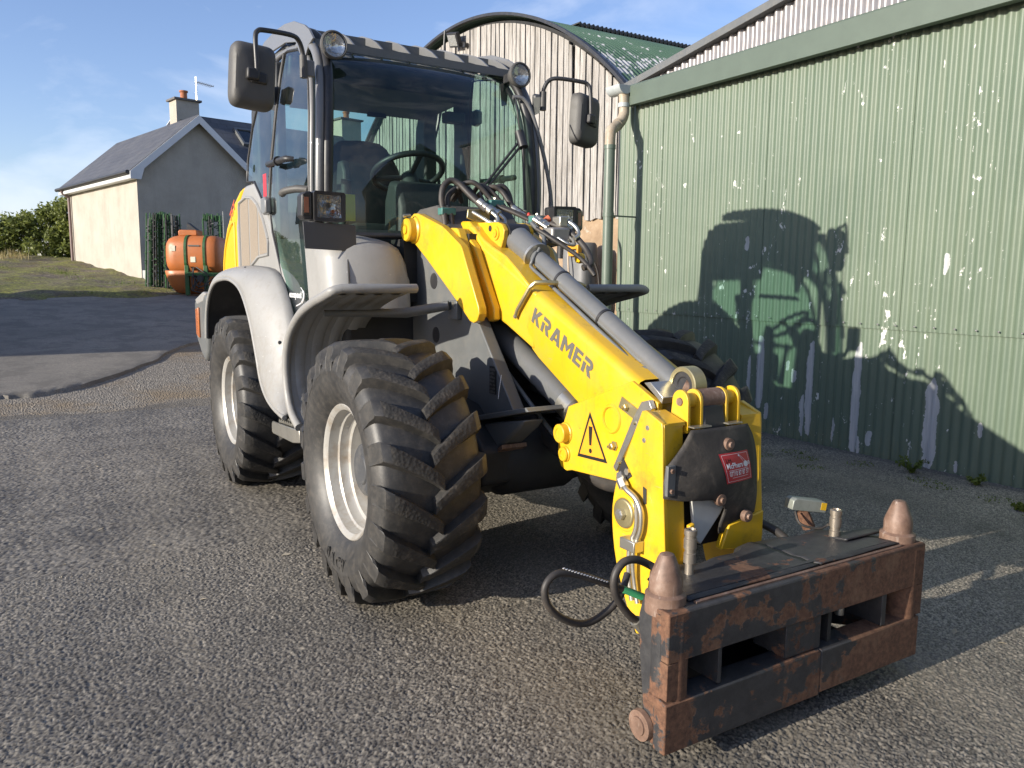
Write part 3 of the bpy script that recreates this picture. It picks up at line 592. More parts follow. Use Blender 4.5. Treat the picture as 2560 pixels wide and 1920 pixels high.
hb(G().tube([(-.24, -.14, 3.62), (-.24, 5.95, 3.62)], .05, 8), 'gutter', 'black', smooth=50); hb(G().tube(spline([(-.24, 5.45, 3.58), (-.2, 5.45, 3.5), (-.07, 5.45, 3.40), (-.06, 5.45, 3.3), (-.06, 5.45, 1.45)], 4), .04, 8), 'downpipe', 'downpipe_brown', smooth=50)
def chimney(a, b, z0, z1, wa, wb):
    c = hb(G().box(a-wa, a+wa, b-wb, b+wb, z0, z1), 'chimney', 'render'); o1 = hb(G().box(a-wa-.06, a+wa+.06, b-wb-.06, b+wb+.06, z1, z1+.05), 'chimney_cap', 'cap')
    o2 = hb(G().lathe([(z1+.05, .09), (z1+.25, .085), (z1+.25, .11), (z1+.29, .11), (z1+.29, .06)], (a, b, 0), 'z', 14), 'chimney_pot', 'pot', smooth=40)
chimney(1.97, 2.0, 5.0, 5.80, .30, .24); chimney(7.1, 2.3, 5.0, 6.02, .34, .30)
hb(G().prism([(1.68, 5.24), (1.92, 5.60), (2.16, 5.24), (2.06, 5.24), (1.92, 5.46), (1.78, 5.24)], 2.5, 2.56, 'y'), 'rear_bargeboard', 'white_board')
g = G(); sl = (5.50-3.9)/1.95
def onroof(a, b, up): return (a, b-up*.63, 3.9+(b-.05)*sl+up*.77)
for (a0, a1, b0, b1) in ((3.12, 3.62, 1.02, 1.08), (3.12, 3.62, 1.58, 1.64), (3.12, 3.18, 1.08, 1.58), (3.56, 3.62, 1.08, 1.58)):
    g.add([onroof(a, b, u) for u in (.0, .08) for a, b in ((a0, b0), (a1, b0), (a1, b1), (a0, b1))], [(3, 2, 1, 0), (4, 5, 6, 7), (0, 1, 5, 4), (1, 2, 6, 5), (2, 3, 7, 6), (3, 0, 4, 7)])
hb(g, 'skylight_frame', 'chassis'); g = G().add([onroof(a, b, .05) for a, b in ((3.18, 1.08), (3.56, 1.08), (3.56, 1.58), (3.18, 1.58))], [(0, 1, 2, 3)]); hb(g, 'skylight_pane', paint('skylight_glass', (.02, .025, .03), .05))
g = G().tube([(2.40, 2.2, 5.3), (2.40, 2.2, 6.55)], .018, 6); g.tube([(2.40, 2.2, 6.42), (2.86, 2.15, 6.36)], .01, 5)
for i in range(9): g.tube([(2.42+.05*i, 2.03, 6.415-.006*i), (2.42+.05*i, 2.35, 6.415-.006*i)], .006, 4)
hb(g, 'television_aerial', 'zinc')
# ================================================================== SPRAYER
MT['tank'] = paint('orange_polythene', (.43, .13, .032), .42, var=.07, dirt=(.3, .16, .08), dirt_amt=.3); MT['spr_green'] = paint('green_steel', (.022, .09, .025), .4, var=.15, dirt=(.12, .11, .06), dirt_amt=.4)
SM = Matrix.Translation((1.28, 14.65, .85)) @ Matrix.Rotation(rad(-31), 4, 'Z')     # local x: along the tank, -y towards the loader
spr = empty('crop_sprayer', (1.28, 14.65, .85), 'orange tank crop sprayer with folded green spray arms against the house', 'sprayer')
def sb(g, name, mat, **k):
    o = g.build(name, mat, matrix=SM, **k); o.parent = spr; o.matrix_parent_inverse = spr.matrix_basis.inverted(); return o
def sup(t, p): return math.copysign(abs(t)**p, t)
g = G(); rows = []
for x, s_ in ((-.50, .0), (-.498, .55), (-.485, .72), (-.44, .86), (-.36, .95), (-.26, 1), (.42, 1), (.52, .96), (.58, .85), (.60, .6), (.602, 0)):
    rows.append([(x, -.02+.36*s_*sup(math.cos(t), .62), .83+.40*s_*sup(math.sin(t), .62)) for t in np.linspace(0, 2*math.pi, 29)])
g.loft(rows); sb(g, 'tank', 'tank', smooth=60)
g = G(); rows = []
for z, a, b in ((.04, .10, .2), (.07, .27, .27), (.2, .38, .34), (.36, .44, .375), (.50, .475, .39), (.515, .465, .38)):
    rows.append([(-.06-.02+a*sup(math.cos(t), .6), -.03+b*sup(math.sin(t), .6), z) for t in np.linspace(0, 2*math.pi, 29)])
g.loft(rows); sb(g, 'lower_tank', 'tank', smooth=50)
sb(G().prism([(-.27, 1.22), (-.27, 1.31), (-.25, 1.34), (.10, 1.34), (.12, 1.31), (.12, 1.22)], -.16, .16, 'y'), 'tank_lid', 'tank', bevel=.02)
for x in (-.08, .30): 
    g = G(); g.loft([[(x+dx, -.02+.372*sup(math.cos(t), .62), .83+.412*sup(math.sin(t), .62)) for t in np.linspace(0, 2*math.pi, 29)] for dx in (0, .05)]); sb(g, 'strap', 'spr_green', solid=.012)
for x in (-.02, .36): sb(G().box(x-.03, x+.05, -.46, -.40, .02, .62), 'frame_post', 'spr_green', bevel=.006)
sb(G().box(.0, .75, -.48, -.40, .40, .48), 'frame_rail', 'spr_green', bevel=.006); sb(G().box(-.5, .7, .36, .44, .05, .15), 'frame_rail', 'spr_green', bevel=.006)
g = G()
for i in range(9): g.tube(spline([(random.uniform(0, .5), -.45, random.uniform(.3, .6)), (random.uniform(0, .5), -.52, random.uniform(.1, .5)), (random.uniform(.1, .6), -.44, random.uniform(.05, .4))], 5), .012, 6)
sb(g, 'hoses', 'hose', smooth=50); sb(G().lathe([(-.06, .07), (.06, .07), (.07, .05), (.07, .0)], (.28, -.46, .36), 'y', 14, True), 'pump', 'dark_metal', smooth=40)
for x, z in ((-.30, .96), (.10, .74)):
    yy = -.02-.36*sup(math.cos(math.asin(min(.99, abs(z-.83)/.40))), .62); sb(G().box(x-.05, x+.05, -.386, -.380, z-.055, z+.055), 'tank_label', paint('pale_label', (.6, .58, .45), .5))
sb(G().box(.01, .24, -.386, -.381, 1.0, 1.03), 'maker_strip', 'grey_print')
for (ax, top, n_) in ((-.86, 1.68, 44), (.22, 1.66, 20)):
    for i in range(n_):
        bx = ax+(.62 if n_ == 44 else .34)*(i/(n_-1)-.5)+random.uniform(-.015, .015); by = .55+random.uniform(-.16, .2); l = .10*(1-i/(n_-1)) if n_ == 44 else 0
        r_ = random.uniform(.010, .022); g = G().tube([(bx-l, by, .02), (bx, by, top+random.uniform(-.10, .05))], r_, 6)
        for q in range(5): z = random.uniform(.1, top-.1); g.box(bx-l*(1-z/top)-.022, bx-l*(1-z/top)+.022, by-.05, by+.02, z, z+.02)
        sb(g, 'spray_arm', random.choice(['spr_green', 'black', 'spr_green', 'spr_green', 'black', 'spr_green', 'cyl_grey']), smooth=40)
    g = G()
    for i in range(16): 
        z = .15+i*.095; u = .16 if n_ == 44 else .12; g.tube([(ax-u+random.uniform(-.02, .02), .50, z), (ax+u, .50, z+.09*(1 if i % 2 else -1))], .009, 5)
    sb(g, 'lattice', 'spr_green')
    g = G()
    for i in range(12): g.box(ax-.2+.033*i, ax-.185+.033*i, .46, .6, top-.1+random.uniform(-.02, .02), top+.02+random.uniform(-.03, .06))
    sb(g, 'nozzle_brackets', 'spr_green')
sb(G().tube([(.50, .3, 1.2), (.50, .3, 1.75)], .008, 6), 'level_gauge', 'zinc'); sb(G().prism([(-.02, 1.3), (-.3, 1.52), (-.3, 1.40), (-.1, 1.25)], .4, .6, 'y'), 'mast', 'dark_metal')
sb(G().box(-.62, -.58, .3, .34, 0, .3), 'parking_leg', 'dark_metal'); sb(G().box(-.4, .2, -.3, .35, -.02, .04), 'base_board', paint('brown_board', (.14, .08, .045), .8))
bk = G().lathe([(0, .10), (.22, .125), (.23, .135), (.24, .135), (.24, .11), (.03, .09), (.03, 0.001)], (.78, 17.35, 1.38), 'z', 18).build('bucket', 'black', smooth=40); tag(bk, 'black bucket on the wall ledge at the corner of the house', 'bucket')
lg = G().box(.62, 1.0, 17.2, 17.75, .98, 1.37).build('wall_ledge', paint('grey_block', (.36, .36, .35), .9), bevel=.01); tag(lg, 'low grey block ledge at the foot of the house corner', 'ledge')

# ================================================================== PLANTS
def leaf_mat(name, c1, c2, tr=.35):
    n = NT(name); oi = n.noise(3.1, 6, .75, 'World'); v = n.noise(37, 3, .6, 'World'); n.col(n.mix(n.ramp(v, [(.35, 0), (.7, 1)]), n.ramp(oi, [(.35, c1), (.65, c2)]), c2)); n.set(Roughness=.5); 
    t = n.t; tl = node(t, 'ShaderNodeBsdfTranslucent'); t.links.new(n.b.inputs['Base Color'].links[0].from_socket, tl.inputs[0]); mx = node(t, 'ShaderNodeMixShader'); mx.inputs[0].default_value = tr
    o = t.nodes['Material Output']; t.links.new(n.b.outputs[0], mx.inputs[1]); t.links.new(tl.outputs[0], mx.inputs[2]); t.links.new(mx.outputs[0], o.inputs[0]); return n.m
MT['hedge'] = leaf_mat('hedge_leaves', (.075, .11, .03), (.22, .25, .06)); MT['straw'] = leaf_mat('dry_grass', (.22, .18, .07), (.38, .31, .14)); MT['grass'] = leaf_mat('green_grass', (.06, .10, .015), (.14, .18, .03)); MT['tree'] = leaf_mat('tree_leaves', (.018, .035, .012), (.05, .07, .02))
MT['bark'] = paint('bark', (.075, .058, .043), .9, var=.3)
def leaves(pts, size, seed=1):
    """one small bent leaf (two triangles) at each point"""
    r = np.random.default_rng(seed); n = len(pts); P = np.asarray(pts); a = r.normal(size=(n, 3)); a /= np.linalg.norm(a, axis=1)[:, None]; b = np.cross(a, r.normal(size=(n, 3))); b /= np.linalg.norm(b, axis=1)[:, None]
    s_ = size*r.uniform(.6, 1.4, (n, 1)); nn = np.cross(a, b); V = np.stack([P-a*s_, P+b*s_*.5+nn*s_*.15, P+a*s_, P-b*s_*.5+nn*s_*.15], 1).reshape(-1, 3); F = np.arange(4*n).reshape(n, 4); return V, F
def leafy(name, pts, size, mat, parent=None, seed=1):
    V, F = leaves(pts, size, seed); me = bpy.data.meshes.new(name); me.vertices.add(len(V)); me.vertices.foreach_set('co', V.ravel()); me.loops.add(F.size); me.polygons.add(len(F))
    me.loops.foreach_set('vertex_index', F.ravel().astype(np.int32)); me.polygons.foreach_set('loop_start', np.arange(len(F), dtype=np.int32)*4); me.update(calc_edges=True); me.materials.append(MT[mat])
    o = bpy.data.objects.new(name, me); COL.objects.link(o); o.parent = parent; return o
def clumps(boxes, per, seed, lump=.28):
    """points gathered on many small leafy lumps through a long mass"""
    r = np.random.default_rng(seed); out = []
    for (c, rx, ry, rz, n) in boxes:
        u = r.normal(size=(n, 3)); u /= np.linalg.norm(u, axis=1)[:, None]; rr = r.uniform(.55, 1.0, (n, 1)); cs = np.array(c)+u*rr*np.array((rx, ry, rz))
        for q in cs:
            k = per+r.integers(-per//3, per//3); w = r.normal(size=(k, 3)); w /= np.linalg.norm(w, axis=1)[:, None]; out.append(q+w*lump*r.uniform(.3, 1, (k, 1))*r.uniform(.6, 1.3))
    return np.concatenate(out)
hedge = empty('hedge', (-3, 25, 1.6), 'tall dark green hedge running back from the corner of the house', 'hedge')
r = np.random.default_rng(3); lumps = []
for k in range(900):
    x = -.35-8.5*r.uniform()**1.25; top = np.interp(x, [-9, -2.3, -1.9, -1.1, -.75, -.4, -.3], [2.75, 2.92, 3.0, 3.28, 3.5, 3.32, 3.1])+r.normal(0, .05); y = 24.55-.52*(x+.4)+r.normal(0, .28); lumps.append((x, y, top-.12-(top-1.6)*r.uniform()**1.3))
pts = np.concatenate([np.array(q)+(lambda w: w/np.linalg.norm(w, axis=1)[:, None]*r.uniform(.4, 1, (48, 1))*r.uniform(.14, .27))(r.normal(size=(48, 3))) for q in lumps])
kid(leafy('foliage', pts, .055, 'hedge', None, 5), hedge)
for k in range(26):
    x0 = -.45-.32*k; y0 = 24.55-.52*(x0+.4); kid(G().tube(spline([(x0, y0, gz(min(y0, 27))-.1), (x0+random.uniform(-.1, .1), y0, 1.9), (x0+random.uniform(-.2, .2), y0+random.uniform(-.2, .2), 2.6)], 4), [.05-.0035*q for q in range(9)], 6).build('stem', 'bark'), hedge)
def blades(name, spots, h, mat, seed, label=None, cat=None, w=.004, spread=.5):
    r = np.random.default_rng(seed); V = []; F = []
    for (x, y, z, n, rad_) in spots:
        for i in range(n):
            a = r.uniform(0, 6.28); q = rad_*math.sqrt(r.uniform()); bx, by = x+q*math.cos(a), y+q*math.sin(a); hh = h*r.uniform(.5, 1.3); d = r.uniform(0, 6.28); l = hh*spread*r.uniform(.1, 1)
            b = len(V); ox, oy = math.cos(d)*l, math.sin(d)*l; px, py = -math.sin(d)*w, math.cos(d)*w
            V += [(bx-px, by-py, z), (bx+px, by+py, z), (bx+ox*.35+px*.8, by+oy*.35+py*.8, z+hh*.6), (bx+ox*.35-px*.8, by+oy*.35-py*.8, z+hh*.6), (bx+ox, by+oy, z+hh)]; F += [(b, b+1, b+2, b+3), (b+3, b+2, b+4)]
    g = G(); g.v = V; g.f = F; g.mi = [0]*len(F); me = bpy.data.meshes.new(name); me.from_pydata(V, [], F); me.materials.append(MT[mat]); o = bpy.data.objects.new(name, me); COL.objects.link(o)
    return tag(o, label, cat, kind='stuff' if not label else None) if not label else tag(o, label, cat)
def bz(x, y): return gz(min(y, 27.))+.05
sp = [(x, y, bz(x, y), 26, .22) for x, y in [(random.uniform(-8, -1.5), 23.2+random.uniform(-.6, .6)-.35*0) for _ in range(70)]]
tag(blades('dry_grass', [(x, y-.3*(x+.7), z-.0, n, r_) for x, y, z, n, r_ in sp], .26, 'straw', 3, w=.007, spread=.3), 'tall dry straw coloured grass along the foot of the hedge', 'grass', kind='stuff')
sp = [(x, y, bz(x, y)-.03, 30, .3) for x, y in [(random.uniform(-9, .4), random.uniform(14.6, 22)) for _ in range(520)] if math.sin(x*1.3+1)+math.sin(y*1.1+x) > .1 and not (x > -.6 and y > 17)]
tag(blades('bank_grass', sp, .07, 'grass', 4, w=.005, spread=.8), 'short mossy grass in patches on the rough bank', 'grass', kind='stuff')
for i, (x, y, s_, lab) in enumerate([(3.38, .10, .7, 'larger leafy weed rooted at the foot of the green wall'), (3.45, -.30, .4, 'small weed tuft at the foot of the green wall near the right edge'), (3.1, -.75, .35, 'thin grass tuft in the yard joint near the right edge')]):
    wd = empty('weed', (x, y, 0), lab, 'weed'); r = np.random.default_rng(20+i); pts = []
    for k in range(12):
        a = r.uniform(0, 6.28); l = .16*s_*r.uniform(.4, 1); h = .13*s_*r.uniform(.5, 1.2); path = spline([(x, y, 0), (x+.4*l*math.cos(a), y+.4*l*math.sin(a), h*.7), (x+l*math.cos(a), y+l*math.sin(a), h)], 4)
        kid(G().tube(path, .0016, 4).build('stem', 'grass'), wd); pts += [np.array(p)+r.normal(0, .006, 3) for p in path[2:] for _ in range(3)]
    kid(leafy('leaves', pts, .013, 'grass', None, i), wd)
tag(blades('wall_moss', [(x, y, .004, 60, .10) for x, y in ((3.2, .95), (3.1, .75), (2.9, .55), (3.3, .45), (3.25, -.05), (3.2, -.2), (2.9, 1.0), (3.2, -.55), (3.0, -.9))], .012, 'grass', 9, w=.004, spread=1.2), 'low green moss on the tarmac along the green wall', 'moss', kind='stuff')
# ================================================================== OFF TO THE LEFT: unseen building added to shade the yard; trees the door glass reflects
ob = empty('shade_outbuilding', (-7.3, 11.4, .3), 'unseen low outbuilding added off to the left to cast the shade across the yard', 'outbuilding')
OM = Matrix.Translation((0, 0, 0))
kid(G().box(-10, -4.7, 8.1, 14.7, -.2, 2.6).build('wall', paint('grey_stone', (.22, .20, .18), .9, var=.3)), ob)
kid(G().prism([(7.95, 2.57), (14.85, 2.57), (11.4, 4.1)], -10.2, -4.5).build('roof', paint('dark_slate_plain', (.07, .07, .075), .6)), ob)
for i, (x, y, h, r_) in enumerate([(-62, -16, 4.6, 3.0), (-60, -8, 5.4, 3.4), (-63, 0, 4.2, 3.0), (-58, 9, 5.0, 3.2), (-60, 20, 5.2, 3.4), (-57, 32, 4.6, 3.0)]):
    t = empty('far_tree', (x, y, 0), ['rounded dark tree across the field, first from the south', 'taller dark tree across the field, second from the south', 'low dark tree across the field, third from the south', 'dark tree across the field, fourth from the south', 'broad dark tree across the field, fifth from the south', 'dark tree across the field, last to the north'][i], 'tree', 'trees across the field')
    kid(G().tube([(x, y, -.2), (x+.1, y, h*.4), (x, y+.1, h*.75)], [.25, .18, .08], 8).build('trunk', 'bark', smooth=60), t)
    kid(leafy('crown', clumps([((x, y, h*.62), r_, r_, h*.38, 60)], 45, 40+i, .55), .16, 'tree', None, i), t)

# ================================================================== BEHIND THE CAMERA: the barn that stands in the windscreen
cb = empty('corrugated_barn', (3, -11, 0), 'tall dark corrugated barn gable behind the photographer', 'barn')
MT['brown_tin'] = paint('brown_rusty_tin', (.20, .15, .11), .6, var=.25, dirt=(.08, .06, .05), dirt_amt=.6)
for i in range(9):
    g = G(); lo = []; hi = []; x0 = -1.6+1.1*i
    for k in range(89):
        x = x0+1.1*k/88; yy = -11+.04*math.sin(2*math.pi*x/.22); zt = 7.2-.55*abs(x-4.4); lo.append((x, yy, -.05)); hi.append((x, yy, zt))
    g.loft([lo, hi]); kid(g.build('wall_sheet', 'brown_tin', smooth=70), cb)
g = G()
for s_ in (1, -1): g.add([(4.4, -10.7, 7.3), (4.4, -18, 7.3), (4.4+s_*6.4, -18, 3.75), (4.4+s_*6.4, -10.7, 3.75)], [(0, 1, 2, 3)])
kid(g.build('roof', 'tin', solid=.05), cb)

r = np.random.default_rng(31); g = G()
for k in range(150):
    d = r.uniform(.3, 1)**.7*7; a = r.uniform(-.62, .62)+.545; x, y = -1.75+d*math.sin(a)+.0, -3.045+d*math.cos(a)
    if abs(x-.2) < .9 and -1.7 < y < 3: continue
    if x > 3.45 or d < 1.9: continue
    z = gz(y)+.006; q = r.uniform(0, 6.28); l = r.uniform(.006, .02)*(1 if k % 3 else 1.7); w = l*r.uniform(.12, .6); c, s_ = math.cos(q), math.sin(q)
    g.add([(x-c*l-s_*0, y-s_*l, z), (x-s_*w, y+c*w, z+.003), (x+c*l, y+s_*l, z+.002), (x+s_*w, y-c*w, z+.004)], [(0, 1, 2, 3)])
tag(g.build('yard_litter', paint('straw_and_chips', (.42, .36, .26), .8, var=.5, scale=3)), 'bits of straw and pale chips lying on the tarmac', 'litter', kind='stuff')
# ================================================================== WHEEL LOADER
# forward is -y; the wheels are set out in metres, everything else is scaled about the camera
LD = empty('wheel_loader', (0, 0, 0), 'yellow and grey telescopic wheel loader standing in the yard', 'loader')  # part coordinates worked out from image pixels, back-projected onto assumed planes
CAM_K = 1.103; LO = Vector((.1803, .3136, -.1368))      # factor and offset that scale the loader body about the camera position
LM = Matrix.Translation(LO) @ Matrix.Scale(CAM_K, 4)
def part(g, name, mat, par=None, **k):
    g.v = [(LO.x+CAM_K*x, LO.y+CAM_K*y, LO.z+CAM_K*z) for x, y, z in g.v]; return g.build(name, mat, par or LD, **k)
def raw(g, name, mat, par=None, **k): return g.build(name, mat, par or LD, **k)
def both(fn):
    for s_ in (-1, 1): fn(s_)
HZ = .532
# ---- tyres, lugs, rims
def tyre_mesh():
    pr = [(-.150, .268), (-.172, .282), (-.196, .315), (-.214, .36), (-.2185, .385), (-.217, .40), (-.219, .405), (-.216, .425), (-.205, .455), (-.195, .472), (-.178, .484), (-.12, .494), (-.05, .498)]
    pr = pr+[(-a, r) for a, r in pr[::-1]]; return G().lathe(pr, (0, 0, 0), 'x', 72)
def lug_mesh(side, dirn):
    """bar from just past the tread centre out over the shoulder; dirn: which way round the V points"""
    g = G(); rows = []; K = 9
    for i in range(K):
        t = i/(K-1); u = -.018+.222*t; ang = rad(3.0+15.5*t**.85); hw = (.023+.012*t**1.5); top = .5365-.010*t**2.2-(.014 if i == K-1 else 0); bot = .486 if u < .15 else .486-.20*(u-.15)*3
        if i == 0: top -= .006
        r = []
        for dw, rr in ((-hw*1.32, bot), (-hw*1.12, top-.016), (-hw, top-.002), (-hw*.8, top), (hw*.8, top), (hw, top-.002), (hw*1.12, top-.016), (hw*1.32, bot)):
            a = ang+dw/.51; r.append((side*u, -rr*math.cos(a)*1, dirn*rr*math.sin(a)))
        rows.append(r)
    # tail running down the sidewall
    u = .2165; ang = rad(18.6)
    rows.append([(side*(.207+.006*(rr < .49)), -rr*math.cos(ang+dw/.51), dirn*rr*math.sin(ang+dw/.51)) for dw, rr in ((-.044, .45), (-.040, .47), (-.037, .490), (-.03, .498), (.03, .498), (.037, .490), (.040, .47), (.044, .45))])
    rows.append([(side*(.2195-.003*(rr > .42)), -rr*math.cos(ang+dw/.51), dirn*rr*math.sin(ang+dw/.51)) for dw, rr in ((-.046, .412), (-.044, .416), (-.04, .42), (-.03, .424), (.03, .424), (.04, .42), (.044, .416), (.046, .412))])
    g.loft(rows); n = len(rows[0]); g.add(rows[0], [tuple(range(n))]); g.add(rows[-1], [tuple(range(n))[::-1]]); return g
tyre0 = None; NL = 19
lug_o = {s_: lug_mesh(s_, 1).build('tread_lug', ['rubber', 'lug'], smooth=28) for s_ in (-1, 1)}
for o in lug_o.values():
    for p in o.data.polygons:
        rr = [math.hypot(o.data.vertices[v].co.y, o.data.vertices[v].co.z) for v in p.vertices]; p.material_index = 1 if min(rr) > .522 else 0
tmp = tyre_mesh().build('tyre', 'rubber', smooth=50); tyre_me = tmp.data; bpy.data.objects.remove(tmp)
RIMP = [(.150, .266), (.169, .2785), (.173, .274), (.168, .264), (.158, .253), (.128, .249), (.118, .246), (.112, .238), (.086, .235), (.076, .229), (.070, .216), (.045, .211), (.030, .205), (-.02, .200), (-.03, .185), (-.035, .12), (-.035, .001)]
lugs_used = {-1: False, 1: False}
def wheel(x, y, out):
    t = bpy.data.objects.new('tyre', tyre_me); COL.objects.link(t); t.location = (x, y, HZ); t.parent = LD; t.rotation_euler.x = random.uniform(0, .3) if False else 0
    for side in (-1, 1):
        for i in range(NL):
            src = lug_o[side]; l = src if not lugs_used[side] else src.copy()
            if lugs_used[side]: COL.objects.link(l)
            lugs_used[side] = True; l.parent = t; l.matrix_parent_inverse = Matrix(); l.rotation_euler = (-2*math.pi*(i+(.5 if side > 0 else 0)+.12)/NL, 0, 0)
    g = G().lathe([(out*a, r) for a, r in RIMP], (x, y, HZ), 'x', 56); g.lathe([(-out*.150, .266), (-out*.17, .278), (-out*.15, .25), (-out*.03, .2), (out*(-.035), .19)], (x, y, HZ), 'x', 40)
    rm = raw(g, 'rim', 'rim', smooth=32)
    raw(G().lathe([(out*-.03, .118), (out*.07, .112), (out*.092, .106), (out*.100, .094), (out*.100, .062), (out*.106, .056), (out*.106, .001)], (x, y, HZ), 'x', 32), 'hub', paint('grey_hub', (.12, .125, .13), .55, dirt=(.2, .18, .15), dirt_amt=.4) if 'hub' not in MT else 'hub', rm, smooth=35)
    for k in range(8):
        a = k*math.pi/4+.2; raw(G().cyl((x-out*.034, y+.145*math.cos(a), HZ+.145*math.sin(a)), (x-out*.012, y+.145*math.cos(a), HZ+.145*math.sin(a)), .014, n=6), 'wheel_nut', 'zinc', rm)
    raw(G().tube(spline([(x+out*.06, y-.10, HZ+.195), (x+out*.11, y-.10, HZ+.19), (x+out*.13, y-.10, HZ+.17)], 4), .008, 6), 'valve', 'dark_metal', rm)
    return t
MT['hub'] = paint('grey_hub_paint', (.05, .052, .056), .55, dirt=(.2, .18, .15), dirt_amt=.4)
wheel(-.52, 0, -1); wheel(.94, 0, 1); wheel(-.52, 2.11, -1); wheel(.94, 2.11, 1)
for i, ch in enumerate('AC70'):
    a = rad(-78)-rad(9)*i; c, s_ = math.cos(a), math.sin(a)
    m = frame_matrix((-.7378, -.345*c, HZ+.345*s_), (0, s_, c), (0, -c, s_))
    text_mesh('sidewall_letter', ch, 'rubber', .068, m, None, depth=.0022, bold=.001, align='CENTER').parent = LD
# ---- underbody
part(G().prism([(-.42, .52), (-.42, .66), (-.2, .80), (.5, .9), (2.4, .95), (2.75, .9), (2.75, .5), (2.3, .36), (.4, .34), (-.2, .42)], -.29, .29), 'chassis_frame', 'under', bevel=.02)
for y in (0, 2.11): raw(G().tube([(-.48, y, HZ), (-.28, y, HZ), (-.1, y, HZ), (.02, y, HZ-.02), (.34, y, HZ-.02), (.46, y, HZ), (.64, y, HZ), (.84, y, HZ)], [.09, .09, .1, .17, .17, .1, .09, .09], 16), 'axle', 'under', smooth=50)
part(G().prism([(.45, .42), (.45, 1.25), (1.25, 1.25), (1.25, .42)], -.52, .52), 'fuel_tank', 'under', bevel=.03)
part(G().prism([(1.3, .95), (1.3, 1.36), (2.6, 1.3), (2.75, .95)], -.42, .42), 'wheel_arch_liner', 'under', bevel=.02)
# ---- tower that carries the boom
def tower(s_):
    part(G().prism([(.50, .75), (.50, 1.60), (.33, 1.60), (.05, 1.34), (-.14, 1.16), (-.20, 1.125), (-.478, .80), (-.30, .755)], s_*.185, s_*.155), 'tower_plate', 'chassis', bevel=.004)
    d = Vector((0, -.28, -.325)).normalized(); a = Vector((0, -.165, 1.165)); b = Vector((0, -.475, .805))
    g = G(); n_ = Vector((0, -.325, .28)).normalized()*.012; vs = [(s_*x, (p+n_*k).y, (p+n_*k).z) for p in (a, b) for x, k in ((.19, 0), (.19, 1), (.135, 1), (.135, 0))]
    g.add(vs, [(0, 1, 2, 3), (7, 6, 5, 4), (0, 4, 5, 1), (1, 5, 6, 2), (2, 6, 7, 3), (3, 7, 4, 0)]); part(g, 'tower_edge_strip', 'chassis', bevel=.006, seg=3)
    part(G().prism([(-.66, .842), (-.64, .855), (-.30, .775), (-.16, .74), (-.16, .725), (-.31, .755)], s_*.235, s_*.06), 'tower_foot', 'chassis', bevel=.004)
    part(G().prism([(-.60, .80), (-.31, .745), (-.25, .70), (-.34, .64), (-.42, .665), (-.56, .76)], s_*.215, s_*.12), 'tower_gusset', 'chassis', bevel=.012)
    part(G().prism([(-.345, .625), (-.40, .635), (-.455, .665), (-.452, .68), (-.40, .65), (-.345, .642)], s_*.222, s_*.11), 'rusty_lip', 'rust_pin')
both(tower)
part(G().tube(spline([(.16, .40, 1.56), (.18, .1, 1.35), (.17, -.15, 1.05)], 4), .03, 8), 'tower_cross_hose', 'hose', smooth=50)
part(G().box(-.15, .15, -.05, .5, .75, 1.5), 'tower_core', 'under')
part(G().tube([(-.185, .28, 1.09), (-.189, .28, 1.09)], .001, 4), 'hole_ring', 'black')
g = G()
for yy, zz in ((.20, 1.06), (.22, 1.30)): g.lathe([(-.187, .001), (-.187, .035), (-.184, .037)], (0, yy, zz), 'x', 20)
part(g, 'tower_hole_shade', 'black')  # flat black discs painted for the shade inside two holes
# data plate
dp_ = part(G().box(-.189, -.1855, -.345, -.295, .86, .97), 'data_plate', 'black_print'); g = G()
for k in range(9): g.box(-.1895, -.1892, -.343+.0, -.343+.007+.0*k, 0, 0.001) if False else None
for k in range(6):
    for j in range(7):
        if random.random() < .85: g.box(-.1897, -.1893, -.341+.0075*k, -.341+.0075*k+.0045, .863+.0148*j, .863+.0148*j+random.uniform(.005, .012))
part(g, 'data_plate_print', 'grey_print', dp_)
part(G().tube(spline([(-.195, -.40, .945), (-.20, -.395, .90), (-.20, -.385, .85)], 4), .0016, 5), 'cable_tie', 'white_print')
# lift cylinder and its pipe
part(G().tube([(-.02, .08, 1.155), (-.02, -.60, .855)], .052, 24), 'lift_cylinder', 'cyl_grey', smooth=50)
part(G().tube([(-.02, -.60, .855), (-.02, -.66, .828)], .058, 24), 'lift_cylinder_head', 'zinc', smooth=50)
part(G().tube([(-.02, -.66, .828), (-.02, -.76, .785)], .03, 16), 'lift_rod', 'chrome', smooth=50)
part(G().tube(spline([(-.09, -.18, .985), (-.09, -.28, .93), (-.09, -.58, .755), (-.085, -.62, .745), (-.07, -.64, .775)], 5), .009, 8), 'lift_pipe', 'chassis', smooth=50)
part(G().tube(spline([(.02, -.10, .80), (.02, -.45, .66), (.02, -.78, .58), (.02, -.95, .62)], 5), .03, 10), 'underboom_hose', 'hose', smooth=50)
# ---- boom
BX = .122
boom = part(G().prism(spl2([(.10, 1.50), (.05, 1.535), (-.02, 1.53), (-.10, 1.448)], 3)+[(-.267, 1.375), (-.52, 1.262), (-.50, 1.05), (-.30, 1.13), (-.24, 1.15), (0, 1.36)], -BX+.006, BX-.006), 'boom_root', 'yellow', bevel=.012, seg=3)
